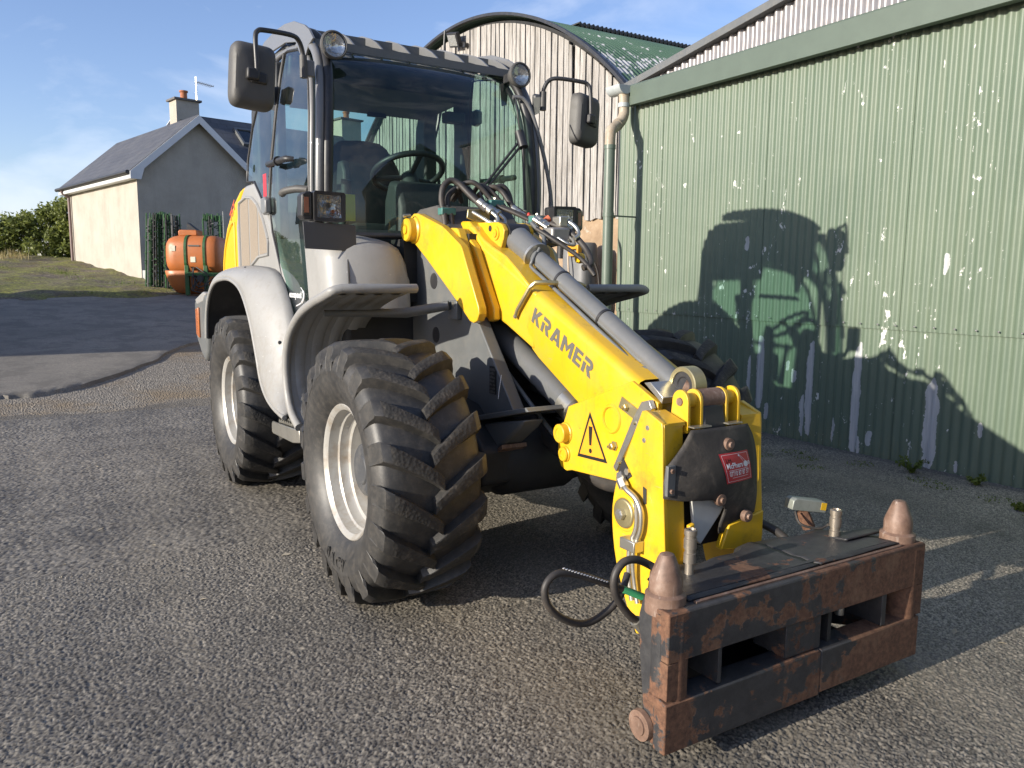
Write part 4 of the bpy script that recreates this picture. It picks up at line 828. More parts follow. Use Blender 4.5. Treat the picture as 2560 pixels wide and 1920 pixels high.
# forward box: crease along the lower side, rounded shoulders
g = G(); rows = []
for y, zt, zc, zb in ((-.475, 1.262, 1.128, 1.05), (-.49, 1.272, 1.122, 1.040), (-.52, 1.270, 1.108, 1.02), (-1.12, 1.004, .795, .71)):
    k = .03 if y < -.5 else .045; h = BX
    rows.append([(-h+.02, y, zb), (-h, y, zc), (-h, y, zt-k), (-h+.004, y, zt-k*.55), (-h+.014, y, zt-k*.2), (-h+.034, y, zt), (h-.034, y, zt), (h-.014, y, zt-k*.2), (h-.004, y, zt-k*.55), (h, y, zt-k), (h, y, zc), (h-.02, y, zb), (-h+.02, y, zb)])
g.loft(rows); g.add(rows[0][:-1], [tuple(range(12))]); boom = part(g, 'boom', 'yellow', smooth=30)
EAR = [(.393, 1.582), (.345, 1.602), (.30, 1.60), (.063, 1.534), (.03, 1.520), (-.11, 1.450), (-.125, 1.435), (-.268, 1.203), (-.272, 1.175), (-.255, 1.147), (-.225, 1.137), (-.195, 1.143), (-.071, 1.225), (.209, 1.395), (.355, 1.476), (.40, 1.53)]
STEP = [(.25, 1.56), (.107, 1.53), (-.001, 1.524), (-.02, 1.515), (-.07, 1.438), (-.21, 1.197), (-.215, 1.16), (-.18, 1.15), (0, 1.28), (.25, 1.42)]
STEP2 = [(.2, 1.50), (.02, 1.525), (-.09, 1.448), (-.255, 1.198), (-.26, 1.15), (-.22, 1.14), (0, 1.30), (.2, 1.40)]
def ears(s_):
    part(G().prism(EAR, s_*.225, s_*.190), 'boom_ear', 'yellow', bevel=.004); part(G().prism(STEP, s_*.189, s_*.150), 'boom_ear_step', 'yellow', bevel=.006); part(G().prism(STEP2, s_*.149, s_*.118), 'boom_root_cheek', 'yellow', bevel=.006)
    c = (0, .335, 1.528); part(G().lathe([(s_*.226, .062), (s_*.232, .060), (s_*.238, .052), (s_*.265, .052), (s_*.272, .048), (s_*.272, .024), (s_*.268, .023), (s_*.268, .020), (s_*.276, .019), (s_*.276, .001)], c, 'x', 32), 'pivot_boss', 'yellow', smooth=28)
    part(G().tube([(s_*.25, .325, 1.592), (s_*.285, .325, 1.588)], .007, 6), 'grease_nipple', 'zinc')
    part(G().tube([(s_*.187, -.018, 1.205), (s_*.212, -.018, 1.205)], .013, 6), 'fender_bolt', 'zinc')
both(ears)
# black cover hump between the ears
part(G().prism([(.42, 1.56), (.42, 1.605), (.37, 1.625), (.19, 1.632), (.165, 1.62), (.075, 1.525), (.1, 1.5)], -.187, .187), 'pivot_cover', 'mirror_plastic', bevel=.012, seg=3)
# raised deck and bracket carrying the tilt cylinder
part(G().prism([(.10, 1.52), (.115, 1.55), (.09, 1.56), (.03, 1.556), (-.10, 1.475), (-.17, 1.445), (-.28, 1.405), (-.38, 1.345), (-.46, 1.292), (-.44, 1.27), (-.2, 1.38)], -.112, .112), 'boom_deck', 'yellow', bevel=.008)
both(lambda s_: part(G().prism([(.06, 1.525), (.04, 1.552), (-.15, 1.545), (-.185, 1.535), (-.205, 1.51), (-.20, 1.48), (-.18, 1.44), (-.05, 1.48)], s_*.072, s_*.050), 'cylinder_bracket', 'yellow', bevel=.003))
part(G().lathe([(-.083, .001), (-.083, .017), (-.078, .018), (-.078, .028), (-.072, .030)], (0, -.14, 1.50), 'x', 20), 'bracket_pin', 'yellow', smooth=30)
g = G().lathe([(-.0735, .001), (-.0735, .013)], (0, -.09, 1.522), 'x', 16); part(g, 'bracket_hole_shade', 'black')  # flat black disc in place of the shade inside a hole
part(G().lathe([(-.048, .046), (-.048, .052), (.048, .052), (.048, .046)], (0, -.165, 1.49), 'x', 28, True), 'cylinder_rear_eye', 'black', smooth=35)
A, B = Vector((0, -.195, 1.475)), Vector((0, -1.135, 1.008)); dv = (B-A).normalized()
part(G().tube([A, A+dv*.003, A+dv*.165, A+dv*.168, B-dv*.06, B-dv*.02, B+dv*.06], [.045, .054, .054, .035, .035, .035, .033], 32), 'tilt_cylinder', 'cyl_grey', smooth=40)
part(G().tube([A+dv*.155, A+dv*.168], [.0575, .0575], 32), 'cylinder_clip', 'zinc', smooth=40)
part(G().lathe([(-.024, .044), (-.026, .056), (-.023, .059), (.023, .059), (.026, .056), (.024, .044), (-.024, .044)], (-.016, -1.235, .996), 'x', 40), 'rod_eye', 'yellow_zinc', smooth=35)
part(G().lathe([(-.016, .001), (-.016, .024), (-.020, .028), (-.020, .045), (.022, .045), (.022, .001)], (-.016, -1.235, .996), 'x', 28), 'rod_eye_bush', 'black', smooth=35)
part(G().tube([(-.03, -1.236, .998), (.02, -1.300, .965)], .020, 12), 'rod_end', 'rust_pin', smooth=50)
for off, z_ in ((-.052, 0), (-.030, .02)):      # steel pipes clipped along the barrel
    P = [A+dv*t+Vector((off*.75-.006, 0, -.026+z_*.8)) for t in (.20, .3, .55, .8, .93)]; P = [P[0]+Vector((.02, 0, .06)), P[0]+Vector((0, .0, .02))]+P+[P[-1]+dv*.035+Vector((.02, 0, .012))]
    part(G().tube(spline(P, 5), .0075, 8), 'cylinder_pipe', 'chassis', smooth=50)
for t in (.36, .66): part(G().tube([A+dv*t, A+dv*(t+.012)], [.0375, .0375], 32), 'pipe_clip', 'black', smooth=40)
# bent flat guard on the box
part(G().tube([(-.129, -.398, 1.178), (-.131, -.41, 1.196), (-.131, -.50, 1.285), (-.120, -.518, 1.302), (-.09, -.535, 1.303), (.06, -.545, 1.299), (.09, -.545, 1.29)], .009, 8), 'hose_guard', 'yellow_zinc', smooth=40)
part(G().lathe([(-.135, .001), (-.135, .008), (-.128, .011)], (0, -.392, 1.170), 'x', 6), 'guard_bolt', 'zinc')
# KRAMER on the side of the box, each letter cut from flat decal
LET = {'K': [[(0, 0), (0, 1), (.25, 1), (.25, .60), (.53, 1), (.84, 1), (.47, .52), (.86, 0), (.55, 0), (.25, .42), (.25, 0)]],
 'R': [[(0, 0), (0, .62), (.25, .62), (.25, 0)], [(.06, .76), (.06, 1), (.58, 1), (.66, .97), (.55, .76)], [(.55, .76), (.66, .97), (.80, .84), (.84, .68), (.80, .52), (.64, .38), (.55, .60), (.60, .68)], [(.34, .38), (.34, .60), (.55, .60), (.64, .38)], [(.34, .38), (.62, .38), (.88, 0), (.58, 0)]],
 'A': [[(0, 0), (.27, 0), (.48, .70), (.48, 1), (.33, 1)], [(.96, 0), (.63, 1), (.48, 1), (.48, .70), (.69, 0)], [(.345, .18), (.63, .18), (.575, .36), (.40, .36)]],
 'M': [[(0, 0), (0, 1), (.25, 1), (.25, 0)], [(.79, 0), (.79, 1), (1.04, 1), (1.04, 0)], [(.25, 1), (.25, .62), (.52, .20), (.52, .58)], [(.79, 1), (.52, .58), (.52, .20), (.79, .62)]],
 'E': [[(0, 0), (0, 1), (.25, 1), (.25, 0)], [(.25, 0), (.25, .21), (.70, .21), (.70, 0)], [(.25, .40), (.25, .60), (.66, .60), (.66, .40)], [(.25, .79), (.25, 1), (.70, 1), (.70, .79)]]}
LET['r'] = LET['R']; o0 = Vector((-.1228, -.497, 1.157)); e1 = Vector((0, -.905, -.425)); e2 = Vector((0, -.425, .905)); H_ = .060; u = 0
adv = {'K': .98, 'R': .99, 'A': 1.06, 'M': 1.18, 'E': .84}; tot = sum(adv[c] for c in 'KRAMER'); kx = .425/(tot*H_)
for ch in 'KRAMER':
    g = G()
    for poly in LET[ch]:
        vs = [o0+e1*((u+p[0])*H_*kx)+e2*(p[1]*H_) for p in poly]; n = len(vs); g.add(list(vs)+[v+Vector((-.0007, 0, 0)) for v in vs], [tuple(range(n)), tuple(range(n, 2*n))[::-1]]+[(i, (i+1) % n, n+(i+1) % n, n+i) for i in range(n)])
    part(g, 'letter', 'grey_print', boom); u += adv[ch]
# ---- boom head: end plates
EP = [(-.754, .868), (-1.098, 1.0), (-1.224, .947), (-1.225, .90), (-1.044, .659), (-.781, .641)]+spl2([(-.75, .632), (-.712, .645), (-.694, .69), (-.697, .73), (-.715, .78)], 3)
both(lambda s_: part(G().prism(EP, s_*.126, s_*.106), 'head_plate', 'yellow', bevel=.003))
part(G().prism([(-.80, .84), (-1.09, .95), (-1.2, .90), (-1.05, .68), (-.80, .66)], -.105, .105), 'head_core', 'yellow')
part(G().lathe([(-.127, .050), (-.1315, .046), (-.1315, .040), (-.127, .037)], (0, -1.0, .862), 'x', 32), 'plate_ring', 'yellow', smooth=40)
hp_ = part(G().prism([(-.883, .868), (-.816, .700), (-.985, .708)], -.1265, -.1272), 'warning_sign', 'black_print')
part(G().prism([(-.885, .846), (-.830, .712), (-.968, .719)], -.1268, -.1276), 'warning_field', 'orange_print', hp_)
part(G().prism([(-.879, .818), (-.901, .818), (-.897, .752), (-.885, .752)], -.1272, -.1281), 'exclamation_bar', 'black_print', hp_); part(G().lathe([(-.1281, .0005), (-.1281, .0085), (-.1272, .0085)], (0, -.892, .733), 'x', 16), 'exclamation_dot', 'black_print', hp_)
for yy, zz, r_, l_, mt in ((-.742, .770, .034, .030, 'yellow'), (-.742, .693, .026, .012, 'yellow')):
    part(G().lathe([(-.127, r_*1.15), (-.131, r_*1.1), (-.133, r_), (-.127-l_, r_), (-.130-l_, r_*.9), (-.130-l_, r_*.55), (-.127-l_, r_*.5), (-.127-l_, .001)], (0, yy, zz), 'x', 28), 'pin_boss', mt, smooth=28)
for yy, zz in ((-1.022, .775), (-1.083, .914), (-1.148, .874), (-1.078, .731)):
    part(G().lathe([(-.127, .017), (-.131, .017), (-.131, .012), (-.145, .012), (-.147, .009), (-.147, .006), (-.156, .005), (-.156, .001)], (0, yy, zz), 'x', 6), 'head_bolt', 'yellow_zinc')
part(G().prism([(-1.056, .944), (-1.040, .908), (-1.142, .872), (-1.160, .905)], -.1265, -.1305), 'bolt_strip', 'yellow_zinc')
part(G().prism([(-1.135, .885), (-1.175, .945), (-1.21, .955), (-1.225, .93), (-1.165, .875), (-1.060, .700), (-1.045, .712)], -.1315, -.150), 'side_strip', 'zinc', bevel=.002)
part(G().prism([(-1.15, 1.0), (-1.18, 1.005), (-1.24, .965), (-1.235, .945)], -.12, .06), 'wear_bracket', 'zinc', bevel=.002)
# ---- knuckle (tilting head)
KP = [(-1.245, .932), (-1.262, .936), (-1.335, .908), (-1.338, .89), (-1.345, .75), (-1.366, .52), (-1.345, .36), (-1.30, .25), (-1.25, .235)]+spl2([(-1.215, .28), (-1.143, .431), (-1.116, .579), (-1.132, .688), (-1.16, .75)], 4)
KI = [(-1.25, .92), (-1.33, .90), (-1.36, .52), (-1.30, .26), (-1.2, .4), (-1.13, .6)]
def knuckle(s_):
    part(G().prism(KP, s_*.206, s_*.190), 'knuckle_plate', 'yellow', bevel=.003)
    part(G().prism(KI, s_*.140, s_*.126), 'knuckle_inner_plate', 'yellow', bevel=.002)
    g = G(); g.add([(s_*x, y+dy, z) for dy in (0, .012) for x, y, z in ((.200, -1.338, .905), (.121, -1.330, .905), (.121, -1.340, .75), (.121, -1.360, .52), (.121, -1.338, .33), (.200, -1.345, .33), (.200, -1.366, .52), (.200, -1.345, .75))],
        [(0, 1, 2, 7), (7, 2, 3, 6), (6, 3, 4, 5), (8, 15, 10, 9), (15, 14, 11, 10), (14, 13, 12, 11), (0, 8, 9, 1), (1, 9, 10, 2), (2, 10, 11, 3), (3, 11, 12, 4), (4, 12, 13, 5), (5, 13, 14, 6), (6, 14, 15, 7), (7, 15, 8, 0)])
    part(g, 'knuckle_flange', 'yellow', bevel=.002)
    part(G().prism([(-1.25, .93), (-1.336, .906), (-1.336, .896), (-1.25, .918)], s_*.198, s_*.118), 'knuckle_top', 'yellow')
    lug = [(-1.262, .90), (-1.268, .955)]+[(-1.302-.034*math.cos(t), .962+.034*math.sin(t)) for t in np.linspace(math.pi-.1, .05, 10)]+[(-1.338, .90), (-1.336, .87), (-1.262, .87)]
    part(G().prism(lug, s_*.109, s_*.098), 'pin_lug', 'yellow', bevel=.002); part(G().prism(lug, s_*.058, s_*.047), 'pin_lug', 'yellow', bevel=.002)
    part(G().tube([(s_*.098, -1.302, .962), (s_*.058, -1.302, .962)], .022, 20), 'pin_sleeve', 'yellow', smooth=50)
    part(G().lathe([(s_*.109, .013), (s_*.113, .012), (s_*.113, .001)], (0, -1.302, .960), 'x', 14), 'pin_head', 'rust_pin', smooth=40)
both(knuckle)
part(G().tube([(-.046, -1.302, .962), (.046, -1.302, .962)], .032, 24), 'link_pin', 'rust_pin', smooth=50)
part(G().prism([(-1.28, .96), (-1.33, .95), (-1.345, .87), (-1.34, .6), (-1.28, .6)], -.045, .045), 'tilt_link', 'dark_metal', bevel=.008)
part(G().box(-.12, .12, -1.30, -1.24, .86, .90), 'knuckle_cross_plate', 'yellow')
part(G().lathe([(-.207, .048), (-.212, .046), (-.214, .043), (-.2145, .040), (-.2145, .001)], (0, -1.178, .600), 'x', 32), 'pivot_washer', 'yellow_zinc', smooth=35)
part(G().lathe([(-.2145, .018), (-.2285, .018), (-.2285, .014), (-.232, .011), (-.232, .001)], (0, -1.178, .600), 'x', 6), 'pivot_nut', 'zinc')
part(G().lathe([(-.2065, .058), (-.209, .055), (-.209, .05), (-.2065, .048)], (0, -1.178, .600), 'x', 32), 'pivot_ring', 'yellow', smooth=40)
part(G().prism([(-1.135, .70), (-1.165, .775), (-1.21, .725), (-1.165, .69)], -.2065, -.2085), 'cutout_shade', 'under'); g = G().lathe([(-.214, .001), (-.214, .011), (-.207, .011)], (0, -1.19, .735), 'x', 6); part(g, 'cutout_bolt', 'zinc')  # dark patch on the plate, colour standing for the shade in an opening
part(G().prism([(-1.262, .705), (-1.278, .70), (-1.280, .655), (-1.266, .65)], -.2065, -.208), 'slot_shade', 'under')  # narrow dark patch, shade of a slot put into the colour
# steel pipes on the side of the knuckle
for off, yo in ((0, 0), (-.006, .026)):
    P = [(-.218, -1.178, .702), (-.225+off, -1.20-yo*.5, .688), (-.222+off, -1.245-yo*.4, .668), (-.220+off, -1.252-yo, .63), (-.218+off, -1.250-yo, .575), (-.220+off, -1.228-yo, .52), (-.222+off, -1.225-yo, .47), (-.222, -1.23-yo, .40), (-.222, -1.245-yo, .345)]
    part(G().tube(spline(P, 5), .0085, 10), 'knuckle_pipe', 'zinc', smooth=50)
part(G().tube([(-.212, -1.162, .718), (-.226, -1.182, .708), (-.228, -1.20, .690)], .016, 6), 'pipe_elbow', 'zinc'); part(G().box(-.246, -.206, -1.275, -1.205, .505, .540), 'pipe_clamp', 'zinc', bevel=.004)
# rubber apron with its sticker
g = G(); rows = []; NZ = 15; NX = 15
def edgex(t):   # left and right limits of the sheet down its height
    l = np.interp(t, [0, .12, .3, .40, .42, .56, .585, .61, .64, .75, .9, 1], [-.118, -.15, -.205, -.210, -.212, -.212, -.16, -.06, -.026, .022, .014, .02]); r = np.interp(t, [0, .1, .5, .7, .92, 1], [.112, .128, .160, .170, .168, .10]); return l, r
for i in range(NZ*2):
    t = i/(NZ*2-1); z = .885-.338*t; l, r = edgex(t); row = []
    for k in range(NX):
        x = l+(r-l)*k/(NX-1); bul = .040*math.sin(math.pi*min(1, max(0, t*.9+.12)))*(1-(x/.22)**2)+.005*math.sin(9*x+5*t)*math.sin(4*t)+.02*max(0, -x-.12)*0
        row.append((x, -1.352-bul-(.02 if t < .03 else 0)*0, z+.012*math.sin(8*x)*t))
    rows.append(row)
g.loft(rows); ap = part(g, 'rubber_apron', 'apron', smooth=60, solid=.007)
for x, z in ((.012, .835), (.105, .60), (-.012, .668)): part(G().lathe([(-1.378, .019), (-1.3945, .018), (-1.3955, .009), (-1.402, .008), (-1.402, .001)], (x, 0, z), 'y', 18), 'rusty_washer', 'rust_pin', ap, smooth=35)
part(G().box(-.212, -.182, -1.374, -1.362, .70, .79), 'clamp_bar', 'chassis', ap, bevel=.002)
for z in (.715, .775): part(G().lathe([(-1.374, .007), (-1.381, .007), (-1.381, .001)], (-.197, 0, z), 'y', 6), 'clamp_bolt', 'rust_pin', ap)
for x0, x1 in ((-.105, -.035), (.035, .095)): part(G().box(x0, x1, -1.362, -1.335, .888, .892), 'retaining_strip', 'zinc', ap)
part(G().prism([(-.10, .71), (-.04, .70), (.050, .642), (.028, .610), (-.050, .525), (-.075, .545), (-.088, .625)], -1.352, -1.340, 'y'), 'grey_link_arm', paint('sunlit_grey_link', (.48, .48, .45), .4), bevel=.003)  # paler than plain grey, sunlight on the arm put into the colour
part(G().box(-.12, .12, -1.30, -1.24, .50, .86), 'knuckle_shade_block', 'under')  # dark block filling the hollow between the plates in place of its shade
part(G().prism([(.05, .575), (.20, .60), (.20, .48), (.02, .50)], -1.37, -1.34, 'y'), 'lower_bracket', 'yellow', bevel=.004); part(G().prism([(-.12, .60), (-.10, .605), (-.095, .50), (-.12, .48)], -1.375, -1.36, 'y'), 'stub_bracket', 'yellow', bevel=.003)
# the sticker: tilted red square with white print, draped on the bulge of the apron
def apron_y(x, z):
    t = min(1, max(0, (.885-z)/.338)); return -1.352-(.040*math.sin(math.pi*min(1, max(0, t*.9+.12)))*(1-(x/.22)**2)+.005*math.sin(9*x+5*t)*math.sin(4*t))-.0036
tl = Vector((-.034, 0, .810)); tr_ = Vector((.090, 0, .811)); bl_ = Vector((.002, 0, .716)); ex = (tr_-tl); ey = (tl-bl_); ex_n = ex.normalized(); EL = ex.length
def stk(u, v): return bl_+ex*u+ey*v
def drape(P, lift): return (P[0], apron_y(P[0], P[2])-lift, P[2])
def flat(name, polys, mat, lift, par):
    g = G()
    for poly in polys: g.add([drape(stk(a, b), lift) for a, b in poly], [tuple(range(len(poly)))])
    return part(g, name, mat, par)
def bar(u0, u1, v0, v1, n=10, vert=False): 
    return [[(u0+(u1-u0)*i/n, v0), (u0+(u1-u0)*(i+1)/n, v0), (u0+(u1-u0)*(i+1)/n, v1), (u0+(u1-u0)*i/n, v1)] for i in range(n)] if not vert else [[(u0, v0+(v1-v0)*i/n), (u1, v0+(v1-v0)*i/n), (u1, v0+(v1-v0)*(i+1)/n), (u0, v0+(v1-v0)*(i+1)/n)] for i in range(n)]
st = flat('sticker', [q for i in range(12) for q in bar(0, 1, i/12, (i+1)/12, 12)], 'red_sticker', .0010, ap)
flat('sticker_border', bar(.05, .95, .05, .06)+bar(.05, .95, .94, .95)+bar(.05, .06, .06, .94, 10, True)+bar(.94, .95, .06, .94, 10, True)+[[(.63, .85), (.64, .85), (.75, .64), (.74, .64)], [(.645, .88), (.655, .885), (.83, .655), (.82, .65)]], 'white_print', .0016, st)
cx_, cy_ = .80, .565; cog = [(cx_+(.075 if k % 2 else .105)*math.cos(k*math.pi/11), cy_+(.075 if k % 2 else .105)*math.sin(k*math.pi/11)*1.15) for k in range(22)]
flat('sticker_cog', [[cog[k], cog[(k+1) % 22], (cx_, cy_)] for k in range(22)]+[[(.62+.028*math.cos(t), .88+.035*math.sin(t)) for t in np.linspace(0, 2*math.pi, 13)[:-1]]], 'white_print', .0017, st)
def stext(body, u, v, size, w, mat, bold=.0):
    m = frame_matrix(stk(u, v), ex, ey); sh = Matrix.Identity(4); sh[0][1] = ey.dot(ex_n)/(ey-ex_n*ey.dot(ex_n)).length
    o = text_mesh('sticker_text', body, mat, size, m @ sh, None, depth=0, bold=bold, width=w); o.parent = st
    for v in o.data.vertices: v.co = drape(v.co, .0020)
    o.data.transform(LM)
stext('McPhers', .11, .50, .0235, .57*EL, 'white_print', .0006); stext('n', .895, .53, .0235, .07*EL, 'white_print', .0006); stext('J.H.', .12, .70, .017, .22*EL, 'black_print', .0004)
stext('07710 87 87 37', .14, .235, .0215, .74*EL, 'white_print', .0005); flat('sticker_small_print', bar(.14, .86, .42, .435)+bar(.22, .84, .165, .178), 'white_print', .0016, st)
both(lambda s_: [part(G().lathe([(s_*.2065, .008), (s_*.2075, .007), (s_*.2075, .001)], (0, y, z), 'x', 14), 'weld_plug', 'zinc') for y, z in ((-1.272, .885), (-1.258, .845))])
# ---- attachment frame at the front
YF = -1.72
def fr(g, name='frame', mat='rust', **k): return part(g, name, mat, **k)
# upper bar, lower bar and uprights leave four openings
fr(G().prism([(-1.72, .418), (-1.72, .540), (-1.715, .5445), (-1.665, .5445), (-1.665, .53), (-1.69, .53), (-1.69, .418)], -.510, .510), 'upper_bar', bevel=.004)
fr(G().prism([(-1.722, .188), (-1.722, .316), (-1.70, .322), (-1.655, .322), (-1.655, .30), (-1.68, .30), (-1.68, .188)], -.514, .05), 'lower_bar', bevel=.004)
fr(G().prism([(-1.722, .194), (-1.722, .316), (-1.70, .322), (-1.655, .322), (-1.655, .30), (-1.68, .30), (-1.68, .194)], .052, .50), 'lower_bar', bevel=.004)
for x0, x1 in ((-.51, -.475), (.479, .51)): fr(G().box(x0, x1, -1.7195, -1.69, .3235, .4165), 'end_upright', bevel=.002)
for x0, x1 in ((-.337, -.325), (.322, .342)): fr(G().box(x0, x1, -1.715, -1.60, .3225, .4175), 'upright', 'rust_top', bevel=.002)
fr(G().box(-.085, .055, -1.712, -1.60, .3225, .4175), 'centre_box', 'rust_top', bevel=.003)
fr(G().prism([(-1.64, .20), (-1.70, .32), (-1.70, .418), (-1.66, .53), (-1.45, .53), (-1.44, .40), (-1.55, .22)], .10, .115), 'inner_rib', 'under'); fr(G().prism([(-1.64, .20), (-1.70, .32), (-1.70, .418), (-1.66, .53), (-1.45, .53), (-1.44, .40), (-1.55, .22)], -.335, -.32), 'inner_rib', 'under')
def cheek(s_):
    o = 1 if s_ < 0 else 1
    fr(G().prism([(-1.688, .19), (-1.688, .535), (-1.64, .556), (-1.618, .55), (-1.605, .50), (-1.612, .40), (-1.632, .26), (-1.66, .188)], s_*.505, s_*.482), 'cheek_plate', 'rust_top', bevel=.004)
    fr(G().add([(s_*x, y, z) for z in (.24, .535) for x, y in ((.500, -1.625), (.352, -1.468), (.340, -1.476), (.488, -1.633))], [(3, 2, 1, 0), (4, 5, 6, 7), (0, 1, 5, 4), (1, 2, 6, 5), (2, 3, 7, 6), (3, 0, 4, 7)]), 'side_sheet', 'rust_top')
    fr(G().lathe([(s_*.507, .040), (s_*.520, .038), (s_*.521, .024), (s_*.525, .023), (s_*.525, .001)], (0, -1.635, .225), 'x', 24), 'pivot_ear', 'rust_pin', smooth=35)
    # upright locating pin: turned cone on a collar
    px, py = s_*.465, -1.655
    fr(G().lathe([(.52, .050), (.566, .050), (.570, .044), (.572, .0405), (.602, .0405), (.612, .038), (.655, .022), (.664, .017), (.667, .009), (.667, .001)], (px, py, 0), 'z', 32), 'locating_pin', 'rust_pin', smooth=35)
    fr(G().tube([(px, py-.02, .30), (px, py-.02, .53)], .046, 20), 'pin_housing', 'rust', smooth=40)
both(cheek)
# top cover plates, bent and dented
def plate(name, x0, x1, yf, yb, z, amp, dl=0, dr=0):
    g = G(); rows = []
    for i in range(9):
        y = yf+(yb-yf)*i/8; rows.append([(x, y+(.02*math.sin(17*x)+.012*math.sin(41*x))*(i/8)**2*amp, z-.010*(i/8)+amp*.010*math.sin(9*x+1)*(i/8)**2+.002*math.sin(23*x+3*i)-.03*max(0, i/8-.85)/.15*amp) for x in np.linspace(x0+dl*max(0, i/8-.15), x1-dr*max(0, i/8-.15), 26)])
    g.loft(rows); return fr(g, name, 'rust_top', smooth=40, solid=.007)
plate('top_plate', -.418, .06, -1.688, -1.44, .548, 1.0, .10, 0); plate('top_plate', .066, .418, -1.688, -1.45, .549, .25, 0, .07); plate('side_flap', .30, .47, -1.60, -1.53, .553, .1)
fr(G().box(-.42, .42, -1.668, -1.655, .530, .552), 'rear_fold', 'rust_top'); fr(G().tube([(-.41, -1.70, .5455), (.41, -1.70, .5455)], .006, 6), 'weld_bead', 'rust_pin')
fr(G().box(-.36, .36, -1.60, -1.47, .20, .24), 'floor_plate', 'under'); fr(G().box(-.35, .35, -1.47, -1.45, .24, .42), 'back_plate', 'under')
for x, dz in ((-.282, .0), (.318, -.035)):      # hydraulic quick couplings standing on top
    fr(G().lathe([(.54+dz, .012), (.572+dz, .012), (.574+dz, .0165), (.60+dz, .0165), (.601+dz, .0145), (.612+dz, .0145), (.613+dz, .0175), (.640+dz, .0175), (.641+dz, .0155), (.65+dz, .0155), (.651+dz, .0175), (.664+dz, .0175), (.666+dz, .013), (.655+dz, .011), (.655+dz, .001)], (x, -1.545, 0), 'z', 20), 'quick_coupling', paint('worn_coupling_steel', (.32, .28, .23), .38, metal=.7, var=.3, dirt=(.12, .09, .06), dirt_amt=.5), smooth=30)
m = Matrix.Translation((.355, -1.405, .605)) @ Matrix.Rotation(rad(-14), 4, 'Z') @ Matrix.Rotation(rad(10), 4, 'Y')
sb_ = G().prism([(-.065, -.018), (-.065, .012), (-.055, .020), (.055, .020), (.065, .012), (.065, -.018)], -.022, .022, 'y').build('sensor_box', paint('dirty_zinc_box', (.27, .29, .26), .5, metal=.4, dirt=(.1, .1, .08), dirt_amt=.5), None, bevel=.003, matrix=m); sb_.data.transform(m); sb_.matrix_world = Matrix(); sb_.data.transform(LM); sb_.parent = LD
o = G().box(.042, .062, -.0235, -.0225, -.008, .016).build('sensor_mark', 'yellow', None); o.data.transform(LM @ m); o.parent = LD
part(G().tube([(.345, -1.40, .585), (.36, -1.42, .53)], .02, 8), 'sensor_bracket', 'rust'); part(G().tube(spline([(.30, -1.41, .59), (.29, -1.44, .56), (.34, -1.47, .545), (.37, -1.48, .555), (.365, -1.50, .575), (.33, -1.51, .57)], 5), .004, 6), 'sensor_cable', 'hose', smooth=50)
# hoses at the front
part(G().tube(spline([(-.36, -1.47, .462), (-.43, -1.45, .495), (-.479, -1.45, .518), (-.569, -1.45, .560), (-.643, -1.45, .580), (-.680, -1.45, .553), (-.672, -1.45, .503), (-.624, -1.45, .455), (-.554, -1.45, .426), (-.489, -1.45, .440), (-.44, -1.45, .475), (-.39, -1.42, .52)], 7), .0098, 12), 'loop_hose', 'hose', smooth=60)
part(G().tube(spline([(-.43, -1.4505, .495), (-.405, -1.4575, .4835), (-.375, -1.466, .468)], 6), .0104, 12), 'hose_band', 'green_tape', smooth=60)
g = G()
for i in range(16): 
    t = i/15; a = Vector((-.49, -1.45, .5235)).lerp(Vector((-.63, -1.45, .5865)), t)+Vector((0, -.0085, .0075)); g.box(a.x-.0028, a.x+.0028, a.y-.0012, a.y+.0012, a.z-.0012, a.z+.0012)
part(g, 'hose_print', 'white_print')
part(G().tube(spline([(-.355, -1.52, .55), (-.385, -1.50, .572), (-.430, -1.5, .594), (-.473, -1.5, .593), (-.499, -1.5, .560), (-.494, -1.5, .512), (-.456, -1.5, .455), (-.415, -1.5, .415), (-.39, -1.5, .38)], 7), .0108, 12), 'loop_hose', 'hose', smooth=60)
part(G().tube([(-.425, -1.5, .425), (-.395, -1.5, .39)], .0155, 12), 'hose_ferrule', 'zinc', smooth=50)
part(G().tube(spline([(.20, -1.30, .56), (.27, -1.36, .52), (.30, -1.42, .47)], 5), .014, 10), 'loop_hose', 'hose', smooth=60)
fr(G().tube(spline([(-.25, -1.62, .36), (-.15, -1.60, .37), (-.02, -1.60, .40)], 5), .014, 8), 'inner_hose', 'hose', smooth=50); fr(G().tube(spline([(.12, -1.60, .36), (.20, -1.61, .385), (.245, -1.62, .40)], 5), .01, 8), 'inner_hose', 'teal', smooth=50); fr(G().tube([(.245, -1.63, .345), (.245, -1.63, .40)], .014, 10), 'inner_fitting', 'zinc', smooth=50)


# ---- hoses and fittings on top of the boom root
def hose(pts, r=.0125, mat='hose', name='boom_hose'): return part(G().tube(spline(pts, 7), r, 12), name, mat, smooth=60)
hose([(-.186, .12, 1.60), (-.190, .13, 1.655), (-.175, .14, 1.708), (-.140, .14, 1.735), (-.108, .12, 1.720), (-.080, .08, 1.675), (-.050, .03, 1.625), (-.035, .01, 1.605)], .0135)
hose([(-.155, .13, 1.60), (-.150, .15, 1.66), (-.115, .17, 1.695), (-.08, .19, 1.70), (-.03, .25, 1.66)])
hose([(-.10, .22, 1.66), (-.085, .16, 1.715), (-.05, .12, 1.732), (-.015, .10, 1.71), (.02, .08, 1.665), (.03, .06, 1.64)], .011)
hose([(-.08, .24, 1.66), (-.055, .16, 1.71), (-.02, .12, 1.66), (.005, .06, 1.62)], .0105)
hose([(.0, .22, 1.67), (.0, .14, 1.722), (.03, .10, 1.70), (.075, .07, 1.645), (.085, .05, 1.615)], .011)
